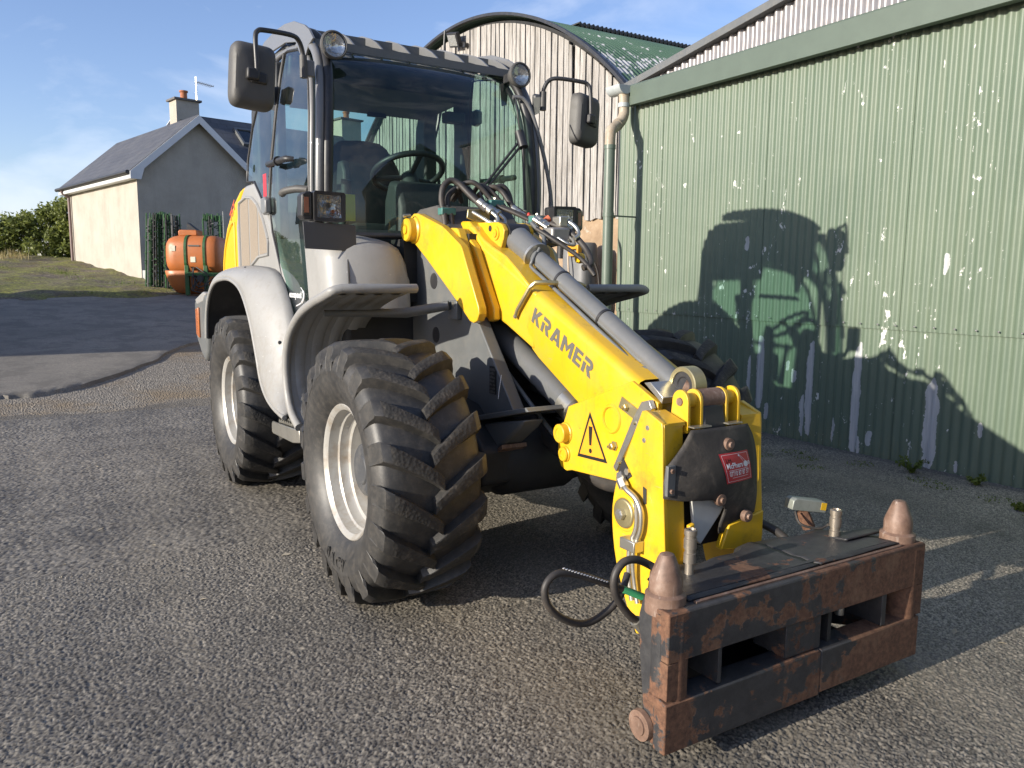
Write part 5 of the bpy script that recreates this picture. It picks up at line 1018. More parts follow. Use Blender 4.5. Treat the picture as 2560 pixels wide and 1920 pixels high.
hose([(.0, .20, 1.66), (.04, .12, 1.715), (.085, .09, 1.70), (.11, .05, 1.64), (.12, .03, 1.62)], .0115)
hose([(.05, .15, 1.68), (.07, .12, 1.712), (.105, .11, 1.722), (.13, .10, 1.69), (.135, .08, 1.64), (.155, .05, 1.61), (.16, .04, 1.59)], .0125)
hose([(.03, .05, 1.632), (.08, -.02, 1.60), (.13, -.08, 1.565)], .009); hose([(.055, .05, 1.632), (.10, -.01, 1.602), (.145, -.07, 1.57)], .009)
hose([(-.02, .10, 1.69), (-.005, .06, 1.63), (.02, .02, 1.60)], .006)
def steel(pts, r=.0085): return part(G().tube(spline(pts, 6), r, 10), 'steel_pipe', 'zinc', smooth=60)
def ferrule(a, b, r=.017, mat='zinc'):
    A_, B_ = Vector(a), Vector(b); P = []; R_ = []
    for t, k in ((0, .9), (.02, 1), (.35, 1), (.37, .86), (.43, .86), (.45, 1), (.62, 1), (.64, .86), (.70, .86), (.72, 1), (.97, 1), (1, .85)): P.append(A_.lerp(B_, t)); R_.append(r*k)
    part(G().tube(P, R_, 12), 'hose_ferrule', mat, smooth=35)
ferrule((-.056, .045, 1.645), (-.018, -.005, 1.598)); ferrule((-.005, .045, 1.62), (.025, .0, 1.59)); ferrule((.105, .03, 1.625), (.145, -.01, 1.585), .015); ferrule((.14, .055, 1.62), (.185, .0, 1.575), .016, paint('rusty_copper_ferrule', (.30, .16, .09), .5, metal=.5))
steel([(-.020, -.003, 1.600), (-.005, -.03, 1.575), (-.012, -.045, 1.552), (-.03, -.03, 1.548), (-.06, .01, 1.575), (-.09, .045, 1.60)]); steel([(.025, 0, 1.59), (.038, -.02, 1.57), (.032, -.035, 1.55), (.012, -.03, 1.548), (-.005, -.01, 1.56)])
steel([(.145, -.01, 1.585), (.155, -.02, 1.565), (.15, -.03, 1.55)], .007); steel([(.185, 0, 1.575), (.195, -.015, 1.555), (.195, -.02, 1.54)], .008)
for c in ((-.168, .125, 1.603), (.037, .06, 1.642), (.155, -.10, 1.570)):
    part(G().box(c[0]-.033, c[0]+.035, c[1]-.022, c[1]+.022, c[2]-.018, c[2]+.012), 'hose_clamp', 'teal', bevel=.004); part(G().tube([(c[0], c[1], c[2]+.012), (c[0], c[1], c[2]+.024)], .007, 6), 'clamp_bolt', 'zinc')
    part(G().box(c[0]-.030, c[0]+.035, c[1]-.02, c[1]+.02, c[2]+.0125, c[2]+.0155), 'clamp_plate', 'zinc')
part(G().tube([(-.185, .115, 1.59), (-.18, .10, 1.50)], .014, 10), 'hose_drop', 'hose', smooth=50); part(G().tube([(-.155, .115, 1.59), (-.15, .10, 1.50)], .014, 10), 'hose_drop', 'hose', smooth=50)
part(G().prism([(-.115, 1.57), (-.11, 1.608), (-.02, 1.612), (.0, 1.595), (-.005, 1.565), (-.06, 1.552)], .035, .045, 'y'), 'pipe_bracket', 'yellow_zinc', bevel=.003)
part(G().lathe([(0, .008), (.006, .008), (.012, .004), (.013, .001)], (.128, -.075, 1.585), 'z', 10), 'red_cap', 'red', smooth=50); part(G().tube([(.18, -.12, 1.56), (.20, -.13, 1.575)], .015, 10), 'red_cap', paint('orange_red_cap', (.5, .13, .06), .5), smooth=50)
# valve block and pipes on the cylinder
for a, b, r_ in (((.10, -.16, 1.565), (.13, -.22, 1.525), .013), ((.13, -.13, 1.575), (.165, -.20, 1.53), .013)): ferrule(a, b, r_)
part(G().box(.10, .19, -.30, -.22, 1.455, 1.525), 'valve_block', paint('cast_alloy', (.36, .34, .31), .5, metal=.6, var=.2, dirt=(.15, .12, .08), dirt_amt=.5), bevel=.01)
part(G().box(.165, .205, -.26, -.20, 1.53, 1.575), 'valve_block', 'zinc', bevel=.006); steel([(.20, -.22, 1.572), (.225, -.28, 1.535), (.225, -.31, 1.50), (.19, -.33, 1.48)]); steel([(.12, -.27, 1.50), (.15, -.33, 1.46), (.19, -.33, 1.455), (.20, -.30, 1.48)], .007)
hose([(.16, -.20, 1.545), (.20, -.28, 1.51), (.225, -.36, 1.44), (.21, -.42, 1.38), (.17, -.42, 1.36)], .013); hose([(.07, -.19, 1.545), (.075, -.27, 1.49), (.055, -.31, 1.455), (.05, -.34, 1.41), (.045, -.37, 1.38)], .009, 'chassis')
part(G().lathe([(-.012, .020), (.0, .022), (.012, .020)], (.19, -.37, 1.40), 'x', 20, True), 'accumulator', 'yellow', smooth=40)
part(G().tube(spline([(.06, -.24, 1.52), (.10, -.32, 1.47), (.17, -.40, 1.40), (.2, -.46, 1.33)], 5), .009, 8), 'boom_hose', 'hose', smooth=50)

# ---- front fenders: swept shells with a rolled lip
FC = spl2([(.365, .665), (.47, .715), (.53, .80), (.547, .92), (.515, 1.02), (.44, 1.10), (.30, 1.175), (.12, 1.228), (-.02, 1.255), (-.13, 1.277)], 5)
def fender(s_):
    g = G(); rows = []; n = len(FC)
    for i, (y, z) in enumerate(FC):
        t = i/(n-1); xin = .425 if t > .45 else .425; rnd = .05*max(0, (t-.93)/.07)**2; rows.append([(s_*x, y+(.05*((x-.60)/.17)**2*max(0, t-.8)*2.2 if x > .60 else .06*((.55-x)/.13)**2*max(0, t-.85)*2 if x < .55 else 0), z-(.012*((x-.72)/.05)**2 if x > .72 else 0)*(t > .3)+.0) for x in (.425, .46, .52, .58, .64, .69, .73, .755, .768)])
    g.loft(rows); f = part(g, 'front_fender', 'grey_body', smooth=60, solid=.016)
    lip = [r[-1] for r in rows]+[rows[-1][k] for k in range(len(rows[0])-2, -1, -1)]
    part(G().tube([(x, y, z-.004) for x, y, z in lip], .019, 10), 'fender_lip', 'grey_body', f, smooth=60)
    for k in range(4):        # moulded ribs on the underside
        x0 = .455+.075*k; g = G(); rr = []
        for i, (y, z) in enumerate(FC[8:-4]):
            d = Vector((0, .1-y, .62-z)).normalized()*.0125; rr.append([(s_*x0, y+d.y*.55, z+d.z*.55), (s_*(x0+.012), y+d.y*1.1, z+d.z*1.1), (s_*(x0+.040), y+d.y*1.1, z+d.z*1.1), (s_*(x0+.052), y+d.y*.55, z+d.z*.55)])
        g.loft(rr); part(g, 'fender_rib', 'grey_body', f, smooth=30)
    part(G().tube([(s_*.70, .20, 1.165), (s_*.50, .17, 1.163), (s_*.36, .13, 1.165), (s_*.22, .0, 1.20)], [.014, .016, .022, .02], 10), 'fender_stay', 'chassis', f, smooth=50)
    part(G().box(s_*.185, s_*.21, -.05, .03, 1.14, 1.22), 'stay_bracket', 'chassis', f, bevel=.004)
both(fender)
part(G().prism([(.0, 1.25), (-.08, 1.315), (-.12, 1.29), (-.09, 1.25)], .33, .345), 'stay_tab', 'black')
# ---- rear fenders with the long side panel under the door
A_ = spl2([(2.50, .90), (2.46, 1.06), (2.36, 1.18), (2.18, 1.262), (1.95, 1.290), (1.70, 1.288), (1.46, 1.235), (1.28, 1.10), (1.16, .93), (1.08, .79), (.98, .715), (.84, .675), (.66, .655)], 4)
B_ = spl2([(2.62, .95), (2.58, 1.15), (2.46, 1.27), (2.25, 1.335), (1.95, 1.362), (1.60, 1.362), (1.22, 1.330), (1.03, 1.20), (.93, 1.06), (.86, .94), (.80, .83), (.755, .75), (.69, .675)], 4)
def rfender(s_):
    g = G(); rows = []
    for (ya, za), (yb, zb) in zip(A_, B_):
        r = []
        for t in np.linspace(0, 1, 8): r.append((s_*(.752-.145*t**1.9), ya+(yb-ya)*t, za+(zb-za)*math.sin(t*math.pi/2)**.9))
        rows.append(r)
    g.loft(rows); f = part(g, 'rear_fender', 'grey_body', smooth=60, solid=.014)
    part(G().tube([r[0] for r in rows], .012, 8), 'fender_lip', 'grey_body', f, smooth=60)
    for i in (6, 20, 34, 40):
        q = rows[i][5]; part(G().lathe([(s_*.0, .010), (s_*.006, .009), (s_*.009, .004), (s_*.009, .0005)], (q[0]+s_*.008, q[1], q[2]), 'x', 10), 'fender_bolt', 'black', f, smooth=40)
    g = G(); g.loft([[(s_*x, y+.006, z-.006) for y, z in A_] for x in (.745, .60, .45)]); part(g, 'arch_liner', 'black', f, smooth=60)
    part(G().prism([(.55, .66), (.69, .675), (.76, .75), (.81, .83), (.94, 1.06), (1.04, 1.2), (1.23, 1.33), (1.3, 1.30), (1.0, .95), (.9, .70), (.8, .60)], s_*.62, s_*.50), 'inner_side_panel', 'chassis')
both(rfender)
def tail(s_):
    t = part(G().prism([(2.53, 1.17), (2.66, 1.195), (2.92, 1.15), (3.0, 1.13), (3.005, 1.0), (2.97, .86), (2.80, .76), (2.68, .72), (2.60, .80), (2.56, 1.0)], s_*.735, s_*.45), 'tail_panel', 'chassis', bevel=.03, seg=3)
    part(G().prism([(2.80, 1.09), (2.90, 1.075), (2.90, .90), (2.80, .88)], s_*.736, s_*.748), 'tail_lamp', 'lens_orange', t, bevel=.004)
    part(G().prism([(2.60, 1.19), (2.68, 1.20), (2.98, 1.14), (2.90, 1.10), (2.66, 1.13)], s_*.737, s_*.50), 'tail_cap', 'grey_body', t, bevel=.015)
both(tail)
part(G().prism([(2.6, .55), (2.6, 1.3), (3.0, 1.25), (3.05, .6)], -.45, .45), 'counterweight', 'chassis', bevel=.05, seg=3)
# step under the door
def step_(s_):
    st_ = part(G().prism([(.485, .565), (.485, .625), (.60, .615), (.95, .592), (.965, .58), (.965, .535), (.94, .53), (.60, .545)], s_*.735, s_*.725), 'step_side', 'zinc', bevel=.004)
    for x in (.70, .655, .61): 
        g = G(); n = 26; top = [(.49+.47*i/n, (.622-.03*i/n)+(.010 if i % 2 else 0)) for i in range(n+1)]; g.prism([(.49, .59)]+top+[(.96, .565)], s_*x, s_*(x-.006)); part(g, 'step_tread', 'zinc', st_)
    part(G().box(s_*.60, s_*.72, .60, .64, .60, .70), 'step_bracket', 'dark_metal', st_)
both(step_)
# ---- engine cover behind the cab
hood = part(G().prism([(1.04, 1.17), (1.10, 1.30), (1.235, 1.425), (1.375, 1.585), (1.49, 1.69), (1.69, 1.825), (1.735, 1.845), (1.945, 1.845), (2.12, 1.75), (2.195, 1.62), (2.195, 1.25), (1.3, 1.20)], -.605, .605), 'engine_cover', 'grey_body', bevel=.035, seg=4)
yel = part(G().prism([(2.20, 1.25), (2.20, 1.622), (2.125, 1.755), (1.955, 1.850), (2.10, 1.83), (2.25, 1.775), (2.38, 1.70), (2.50, 1.625), (2.60, 1.52), (2.66, 1.40), (2.67, 1.25)], -.598, .598), 'engine_cover_tail', 'yellow_plastic', bevel=.045, seg=4)
def mesh_mat():
    n = NT('fine_brown_mesh'); v = n.voro(420, coord='World'); n.col(n.ramp(v, [(.15, (.12, .095, .07)), (.5, (.26, .215, .165))])); n.set(Roughness=.7); n.bump(v, .4, .002); return n.m
MT['mesh'] = mesh_mat()
def louvres(s_):
    top = lambda y: np.interp(y, [1.42, 1.50, 1.62, 1.75, 1.90, 2.06], [1.50, 1.60, 1.695, 1.745, 1.76, 1.74]); bot = lambda y: np.interp(y, [1.42, 1.46, 1.66, 1.80, 1.88, 2.1], [1.44, 1.44, 1.43, 1.385, 1.34, 1.325])
    for a, b in ((1.43, 1.62), (1.645, 1.83), (1.855, 2.06)):
        ys_ = np.linspace(a, b, 7); g = G(); g.prism([(y, top(y)) for y in ys_]+[(y, bot(y)) for y in ys_[::-1]], s_*.6065, s_*.6005); part(g, 'louvre', 'mesh', hood)
    ring = [(y, top(y)+.012) for y in np.linspace(1.42, 2.07, 16)]+[(2.085, 1.72), (2.085, 1.33), (1.88, 1.33), (1.78, 1.38), (1.64, 1.42), (1.42, 1.43), (1.415, 1.49)]
    part(G().tube([(s_*.607, y, z) for y, z in ring+[ring[0]]], .009, 6), 'louvre_surround', 'grey_body', hood, smooth=50)
    ys_ = np.linspace(2.27, 2.60, 9); f = lambda y: np.interp(y, [2.27, 2.34, 2.45, 2.55, 2.60], [1.63, 1.625, 1.57, 1.48, 1.38])
    g = G(); g.prism([(y, f(y)) for y in ys_]+[(2.60, 1.30), (2.27, 1.30)], s_*.5965, s_*.590); part(g, 'louvre', 'mesh', yel)
    part(G().tube([(s_*.597, y, z) for y, z in [(2.255, 1.29), (2.255, 1.645)]+[(y, f(y)+.012) for y in ys_[1:]]+[(2.615, 1.29)]], .010, 6), 'louvre_surround', 'yellow_plastic', yel, smooth=50)
both(louvres)
text_mesh('model_number', '75T', 'red_print', .075, frame_matrix((-.599, 2.36, 1.655), (0, -.86, .5), (0, .5, .86)), yel, depth=.0012, bold=.002, width=.17).data.transform(LM)
# ---- cab frame
def xs_(z): return np.interp(z, [1.2, 1.8, 2.1, 2.3, 2.45], [.588, .585, .568, .548, .53])
def side_path(pts, s_): return [(s_*xs_(z), y, z) for y, z in pts]
DOORF = [(.700, 1.18), (.690, 1.5), (.680, 1.84), (.697, 2.06), (.735, 2.20), (.79, 2.30), (.87, 2.375), (.96, 2.415), (1.16, 2.452), (1.42, 2.462), (1.62, 2.43)]
APOST = [(.600, 1.20), (.582, 1.55), (.568, 1.80), (.588, 2.08), (.635, 2.24), (.72, 2.345), (.84, 2.405), (1.0, 2.43)]
def pillars(s_):
    part(G().tube(spline(side_path(DOORF, s_), 5), .014, 12), 'door_frame', 'cab_grey', smooth=60)
    part(G().tube(spline(side_path(APOST, s_), 5), .021, 12), 'front_pillar', 'cab_grey', smooth=60)
    part(G().tube(spline([(x-s_*.035, y-.01, z) for x, y, z in side_path(APOST, s_)], 5), .024, 10), 'pillar_seal', 'black', smooth=60)
    part(G().prism([(1.31, 1.2), (1.31, 2.2), (1.29, 2.42), (1.43, 2.42), (1.41, 2.2), (1.42, 1.2)], s_*.575, s_*.52), 'door_pillar', 'interior', bevel=.012)
    part(G().prism([(1.72, 1.6), (1.735, 2.25), (1.66, 2.44), (1.80, 2.44), (1.88, 2.25), (1.93, 1.7)], s_*.565, s_*.48), 'rear_pillar', 'interior', bevel=.015)
both(pillars)
# roof, its guard bars and side plates
part(G().prism([(1.20, 2.335), (1.18, 2.44), (1.25, 2.475), (1.75, 2.46), (1.86, 2.36), (1.84, 2.315)], -.53, .53), 'roof_liner', 'interior', bevel=.015)
part(G().prism([(1.17, 2.455), (1.19, 2.475), (1.25, 2.50), (1.70, 2.49), (1.75, 2.465), (1.25, 2.478)], -.535, .535), 'roof_skin', 'chassis', bevel=.004)
RP = [(.700, 2.395), (.76, 2.448), (.83, 2.485), (.994, 2.542), (1.15, 2.568), (1.30, 2.578), (1.55, 2.575), (1.66, 2.55), (1.66, 2.50), (1.40, 2.492), (1.15, 2.478), (.97, 2.44), (.905, 2.37), (.885, 2.25), (.845, 2.25), (.825, 2.34), (.77, 2.38)]
both(lambda s_: part(G().prism(RP, s_*.560, s_*.548), 'roof_side_plate', 'cab_grey', bevel=.002))
FIN = [(.735, 2.365), (.735, 2.405), (.80, 2.448), (.88, 2.487), (1.0, 2.527), (1.15, 2.552), (1.35, 2.56), (1.35, 2.50), (1.0, 2.462), (.85, 2.405), (.78, 2.365)]
for x in (-.492, -.350, -.206, -.061, .090, .238, .382, .505): part(G().prism(FIN, x-.004, x+.004), 'roof_guard_fin', 'cab_grey')
part(G().prism([(.731, 2.366), (.731, 2.404), (.737, 2.404), (.737, 2.366)], -.54, .54), 'roof_guard_front', 'chassis'); part(G().prism([(.95, 2.45), (.95, 2.505), (.956, 2.505), (.956, 2.45)], -.545, .545), 'roof_guard_bar', 'chassis'); part(G().prism([(1.2, 2.49), (1.2, 2.55), (1.206, 2.55), (1.206, 2.49)], -.545, .545), 'roof_guard_bar', 'chassis')
part(G().tube([(.30, 1.1, 2.5), (.31, 1.1, 2.66)], .005, 6), 'radio_aerial', 'black')
# glass
WS = [(.515, 1.505), (.512, 1.62), (.518, 1.78), (.535, 1.95), (.565, 2.10), (.61, 2.22), (.68, 2.31), (.78, 2.37), (.92, 2.405), (1.05, 2.425), (1.20, 2.44)]
g = G(); rows = []
for y, z in spl2(WS, 3):
    w = xs_(z)-.012; rows.append([(x, y-.055*(1-(x/w)**2)*max(0, min(1, (2.5-z)*3))+.045*(abs(x)/w)**4, z) for x in np.linspace(-w, w, 17)])
g.loft(rows); ws = part(g, 'windscreen', 'glass', smooth=70)
part(G().tube([(x, y, z) for x, y, z in rows[0]], .014, 8), 'windscreen_seal', 'black', smooth=60)
DG = [(.705, 1.22), (.695, 1.5), (.685, 1.84), (.702, 2.06), (.745, 2.21), (.80, 2.305), (.88, 2.37), (.965, 2.405), (1.16, 2.44), (1.21, 2.44), (1.25, 2.34), (1.29, 2.18), (1.35, 1.92), (1.385, 1.75), (1.375, 1.62), (1.345, 1.545), (1.235, 1.40), (1.14, 1.27), (1.06, 1.155), (1.0, 1.12), (.92, 1.115), (.84, 1.13), (.76, 1.17)]
QG = [(1.225, 2.44), (1.265, 2.34), (1.305, 2.18), (1.365, 1.92), (1.40, 1.75), (1.395, 1.66), (1.50, 1.70), (1.72, 1.845), (1.895, 1.86), (1.885, 1.98), (1.80, 2.16), (1.70, 2.28), (1.60, 2.42)]
def sideglass(s_):
    for poly, nm in ((DG, 'door_glass'), (QG, 'quarter_glass')):
        n = len(poly); g = G(); cy = sum(p[0] for p in poly)/n; cz = sum(p[1] for p in poly)/n
        out = [(s_*(xs_(z)+.014), y, z) for y, z in poly]; g.add(out+[(s_*(xs_(cz)+.022), cy, cz)], [(i, (i+1) % n, n) for i in range(n)]) ; o = part(g, nm, 'glass', smooth=70)
        part(G().tube(out+[out[0]], .007, 6), 'glass_seal', 'black', o, smooth=60)
both(sideglass)
g = G().add([(-.48, 1.90, 1.80), (.48, 1.90, 1.80), (.50, 1.80, 2.32), (-.50, 1.80, 2.32)], [(0, 1, 2, 3)]); part(g, 'rear_glass', 'glass')
part(G().box(-.52, .52, 1.86, 1.94, 1.2, 1.80), 'rear_wall', 'interior')
def doorbits(s_):
    h = part(G().tube([(s_*.612, 1.24, 1.885), (s_*.632, 1.235, 1.885), (s_*.645, 1.22, 1.883), (s_*.645, .90, 1.875), (s_*.632, .88, 1.873), (s_*.612, .875, 1.873)], [.012, .014, .016, .016, .014, .012], 10), 'door_handle', 'black', smooth=50); part(G().tube([(s_*.645, 1.05, 1.88), (s_*.645, 1.03, 1.879)], .024, 12), 'handle_ring', 'dark_metal', h, smooth=50)
    for y, z in ((1.41, 1.69), (1.30, 2.26)): part(G().prism([(y-.05, z-.04), (y-.05, z+.03), (y-.02, z+.045), (y+.05, z+.04), (y+.05, z-.035), (y+.0, z-.05)], s_*.60, s_*.632), 'door_hinge', 'cab_grey', bevel=.008)
    part(G().prism([(1.47, 1.74), (1.40, 1.74), (1.40, 1.86), (1.47, 1.86)], s_*.6105, s_*.6115), 'window_sticker', 'red_sticker')
    part(G().lathe([(s_*.610, .022), (s_*.614, .022), (s_*.614, .001)], (0, 1.80, 1.93), 'x', 16), 'window_lock', 'black')
    part(G().tube(spline([(s_*.60, .70, 1.715), (s_*.64, .74, 1.72), (s_*.68, .80, 1.712), (s_*.685, .84, 1.70)], 4), [.018]*12+[.01], 8), 'grab_lever', 'mirror_plastic', smooth=50)
both(doorbits)
text_mesh('door_lettering', 'ecospeed', 'white_print', .045, frame_matrix((-.634, .935, 1.212), (0, -1, 0), (0, 0, 1)), LD, depth=.0004, bold=.0008, width=.20).data.transform(LM)
part(G().tube(spline([(-.634, .74, 1.262), (-.634, .695, 1.235), (-.634, .72, 1.195), (-.634, .83, 1.170)], 5), [.002]*4+[.006]*7+[.003]*4+[.001], 5), 'door_swoosh', 'white_print')
# interior
part(G().box(-.50, .50, .62, 1.86, 1.16, 1.20), 'cab_floor', 'interior'); part(G().prism([(.56, 1.22), (.56, 1.50), (.64, 1.54), (.72, 1.52), (.74, 1.22)], -.53, .53), 'front_bulkhead', 'interior')
seat = part(G().prism([(1.00, 1.48), (1.02, 1.60), (1.30, 1.58), (1.42, 1.60), (1.46, 1.5)], -.27, .17), 'seat', 'seat', bevel=.04, seg=3)
g = G(); rows = []
for z, w, y in ((1.56, .20, 1.30), (1.60, .225, 1.30), (1.75, .235, 1.33), (1.92, .22, 1.37), (1.99, .19, 1.39), (2.04, .155, 1.40), (2.065, .12, 1.41), (2.07, .05, 1.415)):
    rows.append([(-.08+w*sup(math.cos(t), .6), y+.06*sup(math.sin(t), .8), z) for t in np.linspace(0, 2*math.pi, 25)])
g.loft(rows); part(g, 'seat_back', 'seat', seat, smooth=60)
part(G().prism([(.80, 1.9), (.86, 1.93)], 0, .001) if False else G().prism([(1.05, 1.66), (1.06, 1.86), (1.10, 1.92), (1.16, 1.92), (1.18, 1.84), (1.20, 1.66)], -.30, -.255), 'armrest', 'interior', seat, bevel=.015); part(G().tube([(-.34, .98, 1.5), (-.33, .95, 1.72), (-.33, .93, 1.80)], [.03, .022, .028], 12), 'joystick', 'interior', smooth=50)
dash = part(G().prism([(.66, 1.40), (.64, 1.66), (.70, 1.78), (.80, 1.80), (.86, 1.70), (.88, 1.40)], -.16, .20), 'dashboard', 'interior', bevel=.03, seg=3)
c0 = Vector((.008, .93, 1.86)); n_ = Vector((0, .42, .91)).normalized(); a_ = Vector((1, 0, 0)); b_ = n_.cross(a_)
part(G().tube([c0+(a_*math.cos(t)+b_*math.sin(t))*.185 for t in np.linspace(0, 2*math.pi, 41)], .0155, 12), 'steering_wheel', 'black', smooth=60)
for t in (.5, 2.64, 4.71): part(G().tube([c0-n_*.03, c0+(a_*math.cos(t)+b_*math.sin(t))*.18], .014, 8), 'wheel_spoke', 'interior', smooth=50)
part(G().tube([c0-n_*.28+Vector((0, -.06, 0)), c0-n_*.02], .045, 14), 'steering_column', 'interior', smooth=50)
part(G().box(-.36, -.24, 1.78, 1.80, 2.295, 2.345), 'window_catch', 'black'); part(G().box(.12, .24, 1.78, 1.80, 2.295, 2.345), 'window_catch', 'black')
part(G().box(.40, .52, 1.25, 1.33, 2.21, 2.27), 'grab_handle', 'interior', bevel=.01)
part(G().box(-.478, -.428, .545, .548, 1.57, 1.69), 'paper_label', paint('yellow_label', (.5, .42, .03), .6), ws); 
# wipers
for p, q in (((.44, .505, 2.01), (.215, .468, 1.77)), ((.445, .50, 1.985), (.205, .462, 1.735))): part(G().tube([p, q], .007, 8), 'wiper_arm', 'black', smooth=50)
part(G().tube([(.445, .495, 2.03), (.45, .49, 1.9), (.46, .485, 1.66)], .008, 8), 'wiper_blade', 'black', smooth=50); part(G().tube([(.44, .52, 2.05), (.445, .485, 1.97)], .025, 10), 'wiper_motor', 'black', smooth=50)
part(G().tube(spline([(.43, .54, 2.22), (.415, .50, 2.15), (.43, .495, 2.06), (.47, .50, 2.0), (.48, .51, 1.98)], 5), .004, 6), 'wiper_cable', 'black')
# ---- front cowl under the windscreen
def cowl(s_):
    g = G(); rows = []
    for x, zt, yf in ((.635, 1.44, .47), (.63, 1.465, .42), (.60, 1.49, .375), (.54, 1.503, .345), (.44, 1.505, .325), (.34, 1.49, .315), (.29, 1.465, .32), (.262, 1.42, .335), (.252, 1.34, .37)):
        rows.append([(s_*x, .66, zt+.012), (s_*x, .56, zt+.012), (s_*x, .50, zt), (s_*x, yf+.06, zt-.02), (s_*x, yf+.02, zt-.05), (s_*x, yf, zt-.10), (s_*x, yf-.02, 1.30), (s_*x, yf-.03, 1.16), (s_*x, .6, 1.14)])
    g.loft(rows); g.add(rows[0], [tuple(range(9))]); g.add(rows[-1], [tuple(range(9))[::-1]]); c = part(g, 'front_cowl', 'grey_body', smooth=50)
    part(G().tube([(s_*.533, .42, 1.455), (s_*.538, .352, 1.41), (s_*.545, .325, 1.32), (s_*.548, .30, 1.18)], .004, 6), 'cowl_seam', 'black', c)
both(cowl)
part(G().box(-.25, .25, .40, .62, 1.2, 1.49), 'cowl_gap_shade', 'under')  # dark block added in the gap between the cowls for its shade
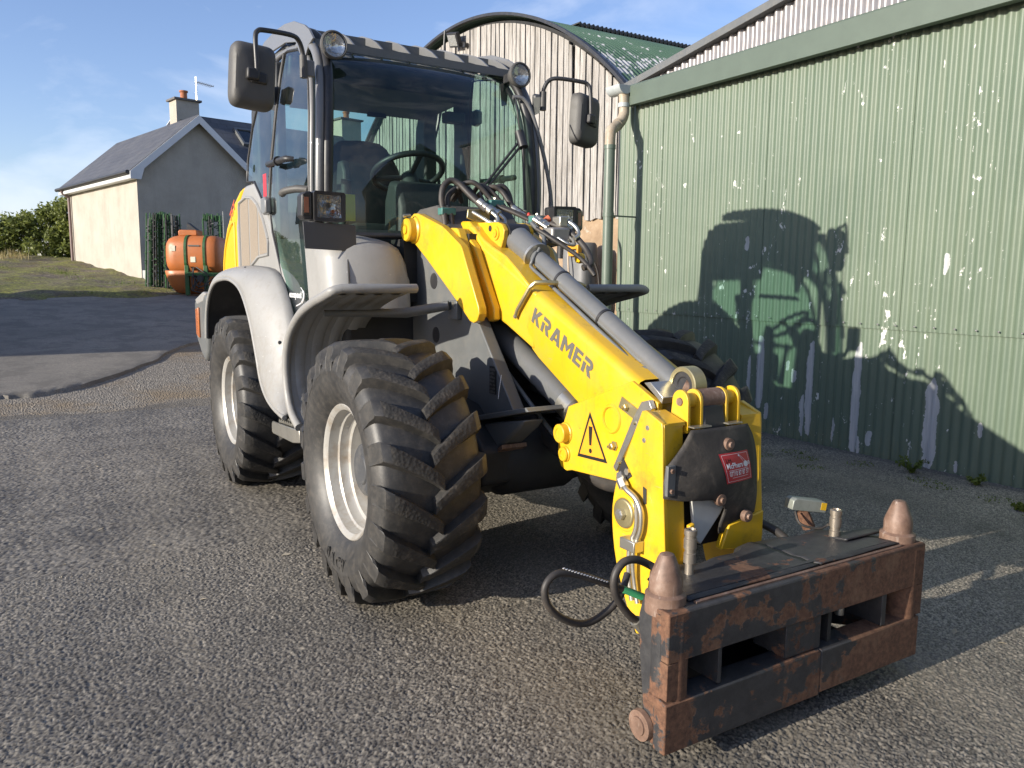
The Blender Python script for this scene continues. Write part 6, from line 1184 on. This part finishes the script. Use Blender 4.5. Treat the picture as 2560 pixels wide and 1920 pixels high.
# ---- lamps, number plate, mirrors
def lamps(s_):
    hl = part(G().prism([(s_*.552, 1.552), (s_*.547, 1.56), (s_*.545, 1.665), (s_*.552, 1.675), (s_*.678, 1.678), (s_*.684, 1.670), (s_*.686, 1.56), (s_*.68, 1.552)], .392, .44, 'y'), 'headlamp', 'black', bevel=.008, seg=3)
    bz_ = [(s_*.552, 1.552), (s_*.547, 1.56), (s_*.545, 1.665), (s_*.552, 1.675), (s_*.678, 1.678), (s_*.684, 1.670), (s_*.686, 1.56), (s_*.68, 1.552)]; inn = [(s_*.566, 1.566), (s_*.562, 1.570), (s_*.561, 1.658), (s_*.566, 1.662), (s_*.666, 1.664), (s_*.670, 1.660), (s_*.671, 1.570), (s_*.667, 1.566)]
    g = G(); g.loft([[(x, y, z) for x, z in r+[r[0]]] for r, y in ((bz_, .395), (bz_, .352), ([(x*.999, z) for x, z in bz_], .345), (inn, .346), (inn, .392))]); part(g, 'bezel', 'black', hl, smooth=35)
    g = G(); g.loft([[(s_*(.562+.108*a), .358+.032*(1-(2*a-1)**4)*(1-(2*b-1)**4), 1.567+.096*b) for a in np.linspace(0, 1, 13)] for b in np.linspace(0, 1, 13)]); part(g, 'reflector', 'chrome', hl, smooth=60)
    part(G().box(s_*.563, s_*.670, .350, .352, 1.567, 1.663), 'lens', 'clear', hl); part(G().tube([(s_*.618, .385, 1.618), (s_*.618, .362, 1.618)], .012, 12), 'bulb', 'mirror', hl, smooth=50); part(G().tube([(s_*.595, .38, 1.595), (s_*.595, .366, 1.595)], .008, 10), 'bulb', 'lens_orange', hl, smooth=50)
    ind = part(G().prism([(s_*.688, 1.555), (s_*.688, 1.675), (s_*.715, 1.674), (s_*.732, 1.66), (s_*.735, 1.57), (s_*.722, 1.556)], .36, .43, 'y'), 'indicator', 'black', bevel=.006)
    part(G().box(s_*.695, s_*.728, .352, .3595, 1.572, 1.660), 'indicator_lens', 'clear', ind); part(G().box(s_*.703, s_*.722, .3585, .3597, 1.585, 1.650), 'indicator_insert', paint('amber_grille', (.42, .16, .09), .4), ind)  # plain amber insert behind the clear lens
    part(G().tube([(s_*.64, .42, 1.55), (s_*.64, .45, 1.50), (s_*.60, .55, 1.48)], .018, 10), 'lamp_stalk', 'dark_metal', hl, smooth=50)
    wl = part(G().lathe([(.64, .030), (.655, .045), (.62, .060), (.602, .064), (.596, .062), (.592, .056), (.596, .052)], (s_*.494, 0, 2.352), 'y', 32), 'work_light', 'mirror_plastic', smooth=35)
    part(G().lathe([(.5965, .053), (.5945, .05), (.5925, .025), (.592, .001)], (s_*.494, 0, 2.352), 'y', 32), 'work_light_lens', 'clear', wl, smooth=60); part(G().lathe([(.605, .052), (.625, .03), (.63, .001)], (s_*.494, 0, 2.352), 'y', 24), 'work_light_reflector', 'chrome', wl, smooth=60)
    part(G().box(s_*.47, s_*.515, .66, .74, 2.33, 2.375), 'work_light_bracket', 'dark_metal', wl, bevel=.004); part(G().tube(spline([(s_*.50, .66, 2.32), (s_*.53, .68, 2.305), (s_*.54, .72, 2.325)], 4), .004, 6), 'work_light_cable', 'zinc', wl)
    # mirror: dished back shell towards the front
    xc, zc = s_*.872, 2.155; g = G(); rows = []
    m = Matrix.Translation((xc, .55, zc)) @ Matrix.Rotation(s_*rad(-2 if s_ < 0 else 16), 4, 'Z') @ Matrix.Rotation(rad(4), 4, 'Y')
    for y, k in ((.035, .90), (.030, 1.0), (-.005, 1.0), (-.026, .93), (-.036, .84), (-.040, .70), (-.041, .02)):
        rows.append([m @ Vector((.094*k*sup(math.cos(t), .32), y, .134*k*sup(math.sin(t), .32))) for t in np.linspace(0, 2*math.pi, 41)])
    g.loft(rows); mi = part(g, 'mirror_shell', 'mirror_plastic', smooth=32); g = G(); g.add([m @ Vector((.083*sup(math.cos(t), .32), .034, .122*sup(math.sin(t), .32))) for t in np.linspace(0, 2*math.pi, 41)[:-1]], [tuple(range(40))]); part(g, 'mirror_glass', 'mirror', mi)
    k = G().box(-.04, .012, -.068, -.034, -.026, .022); k.v = [tuple(m @ Vector(p)) for p in k.v]; part(k, 'mirror_clamp', 'black', mi, bevel=.008); k = G().box(-.02, .05, -.05, -.030, -.034, .012); k.v = [tuple(m @ Vector(p)) for p in k.v]; part(k, 'clamp_pivot', 'black', mi, bevel=.008)
    ax = s_*.868; part(G().tube(spline([(ax, .492, 2.165), (ax, .492, 2.20), (ax, .50, 2.30), (s_*.855, .51, 2.333), (s_*.82, .52, 2.343), (s_*.70, .56, 2.352), (s_*.66, .585, 2.340), (s_*.640, .60, 2.30), (s_*.637, .602, 2.26)], 5), .0105, 10), 'mirror_arm', 'dark_metal', mi, smooth=60)
    part(G().tube([(s_*.637, .602, 2.285), (s_*.637, .602, 2.19)], .017, 12), 'arm_socket', 'mirror_plastic', mi, smooth=50); part(G().box(s_*.585, s_*.635, .60, .63, 2.20, 2.27), 'arm_bracket', 'cab_grey', mi, bevel=.006)
both(lamps)
np_ = part(G().prism([(-.731, 1.548), (-.497, 1.540), (-.494, 1.426), (-.724, 1.434)], .358, .362, 'y'), 'number_plate', 'plate', bevel=.0015)
part(G().tube(spline([(.45, .60, 2.235), (.50, .585, 2.232), (.535, .575, 2.19), (.57, .565, 2.10), (.615, .555, 1.95), (.65, .55, 1.80), (.667, .55, 1.67), (.672, .545, 1.5)], 6), .011, 10), 'grab_rail', 'cab_grey', smooth=60); part(G().prism([(.555, 2.24), (.60, 2.25), (.60, 2.17), (.57, 2.155)], .575, .583, 'y'), 'rail_bracket', 'zinc')
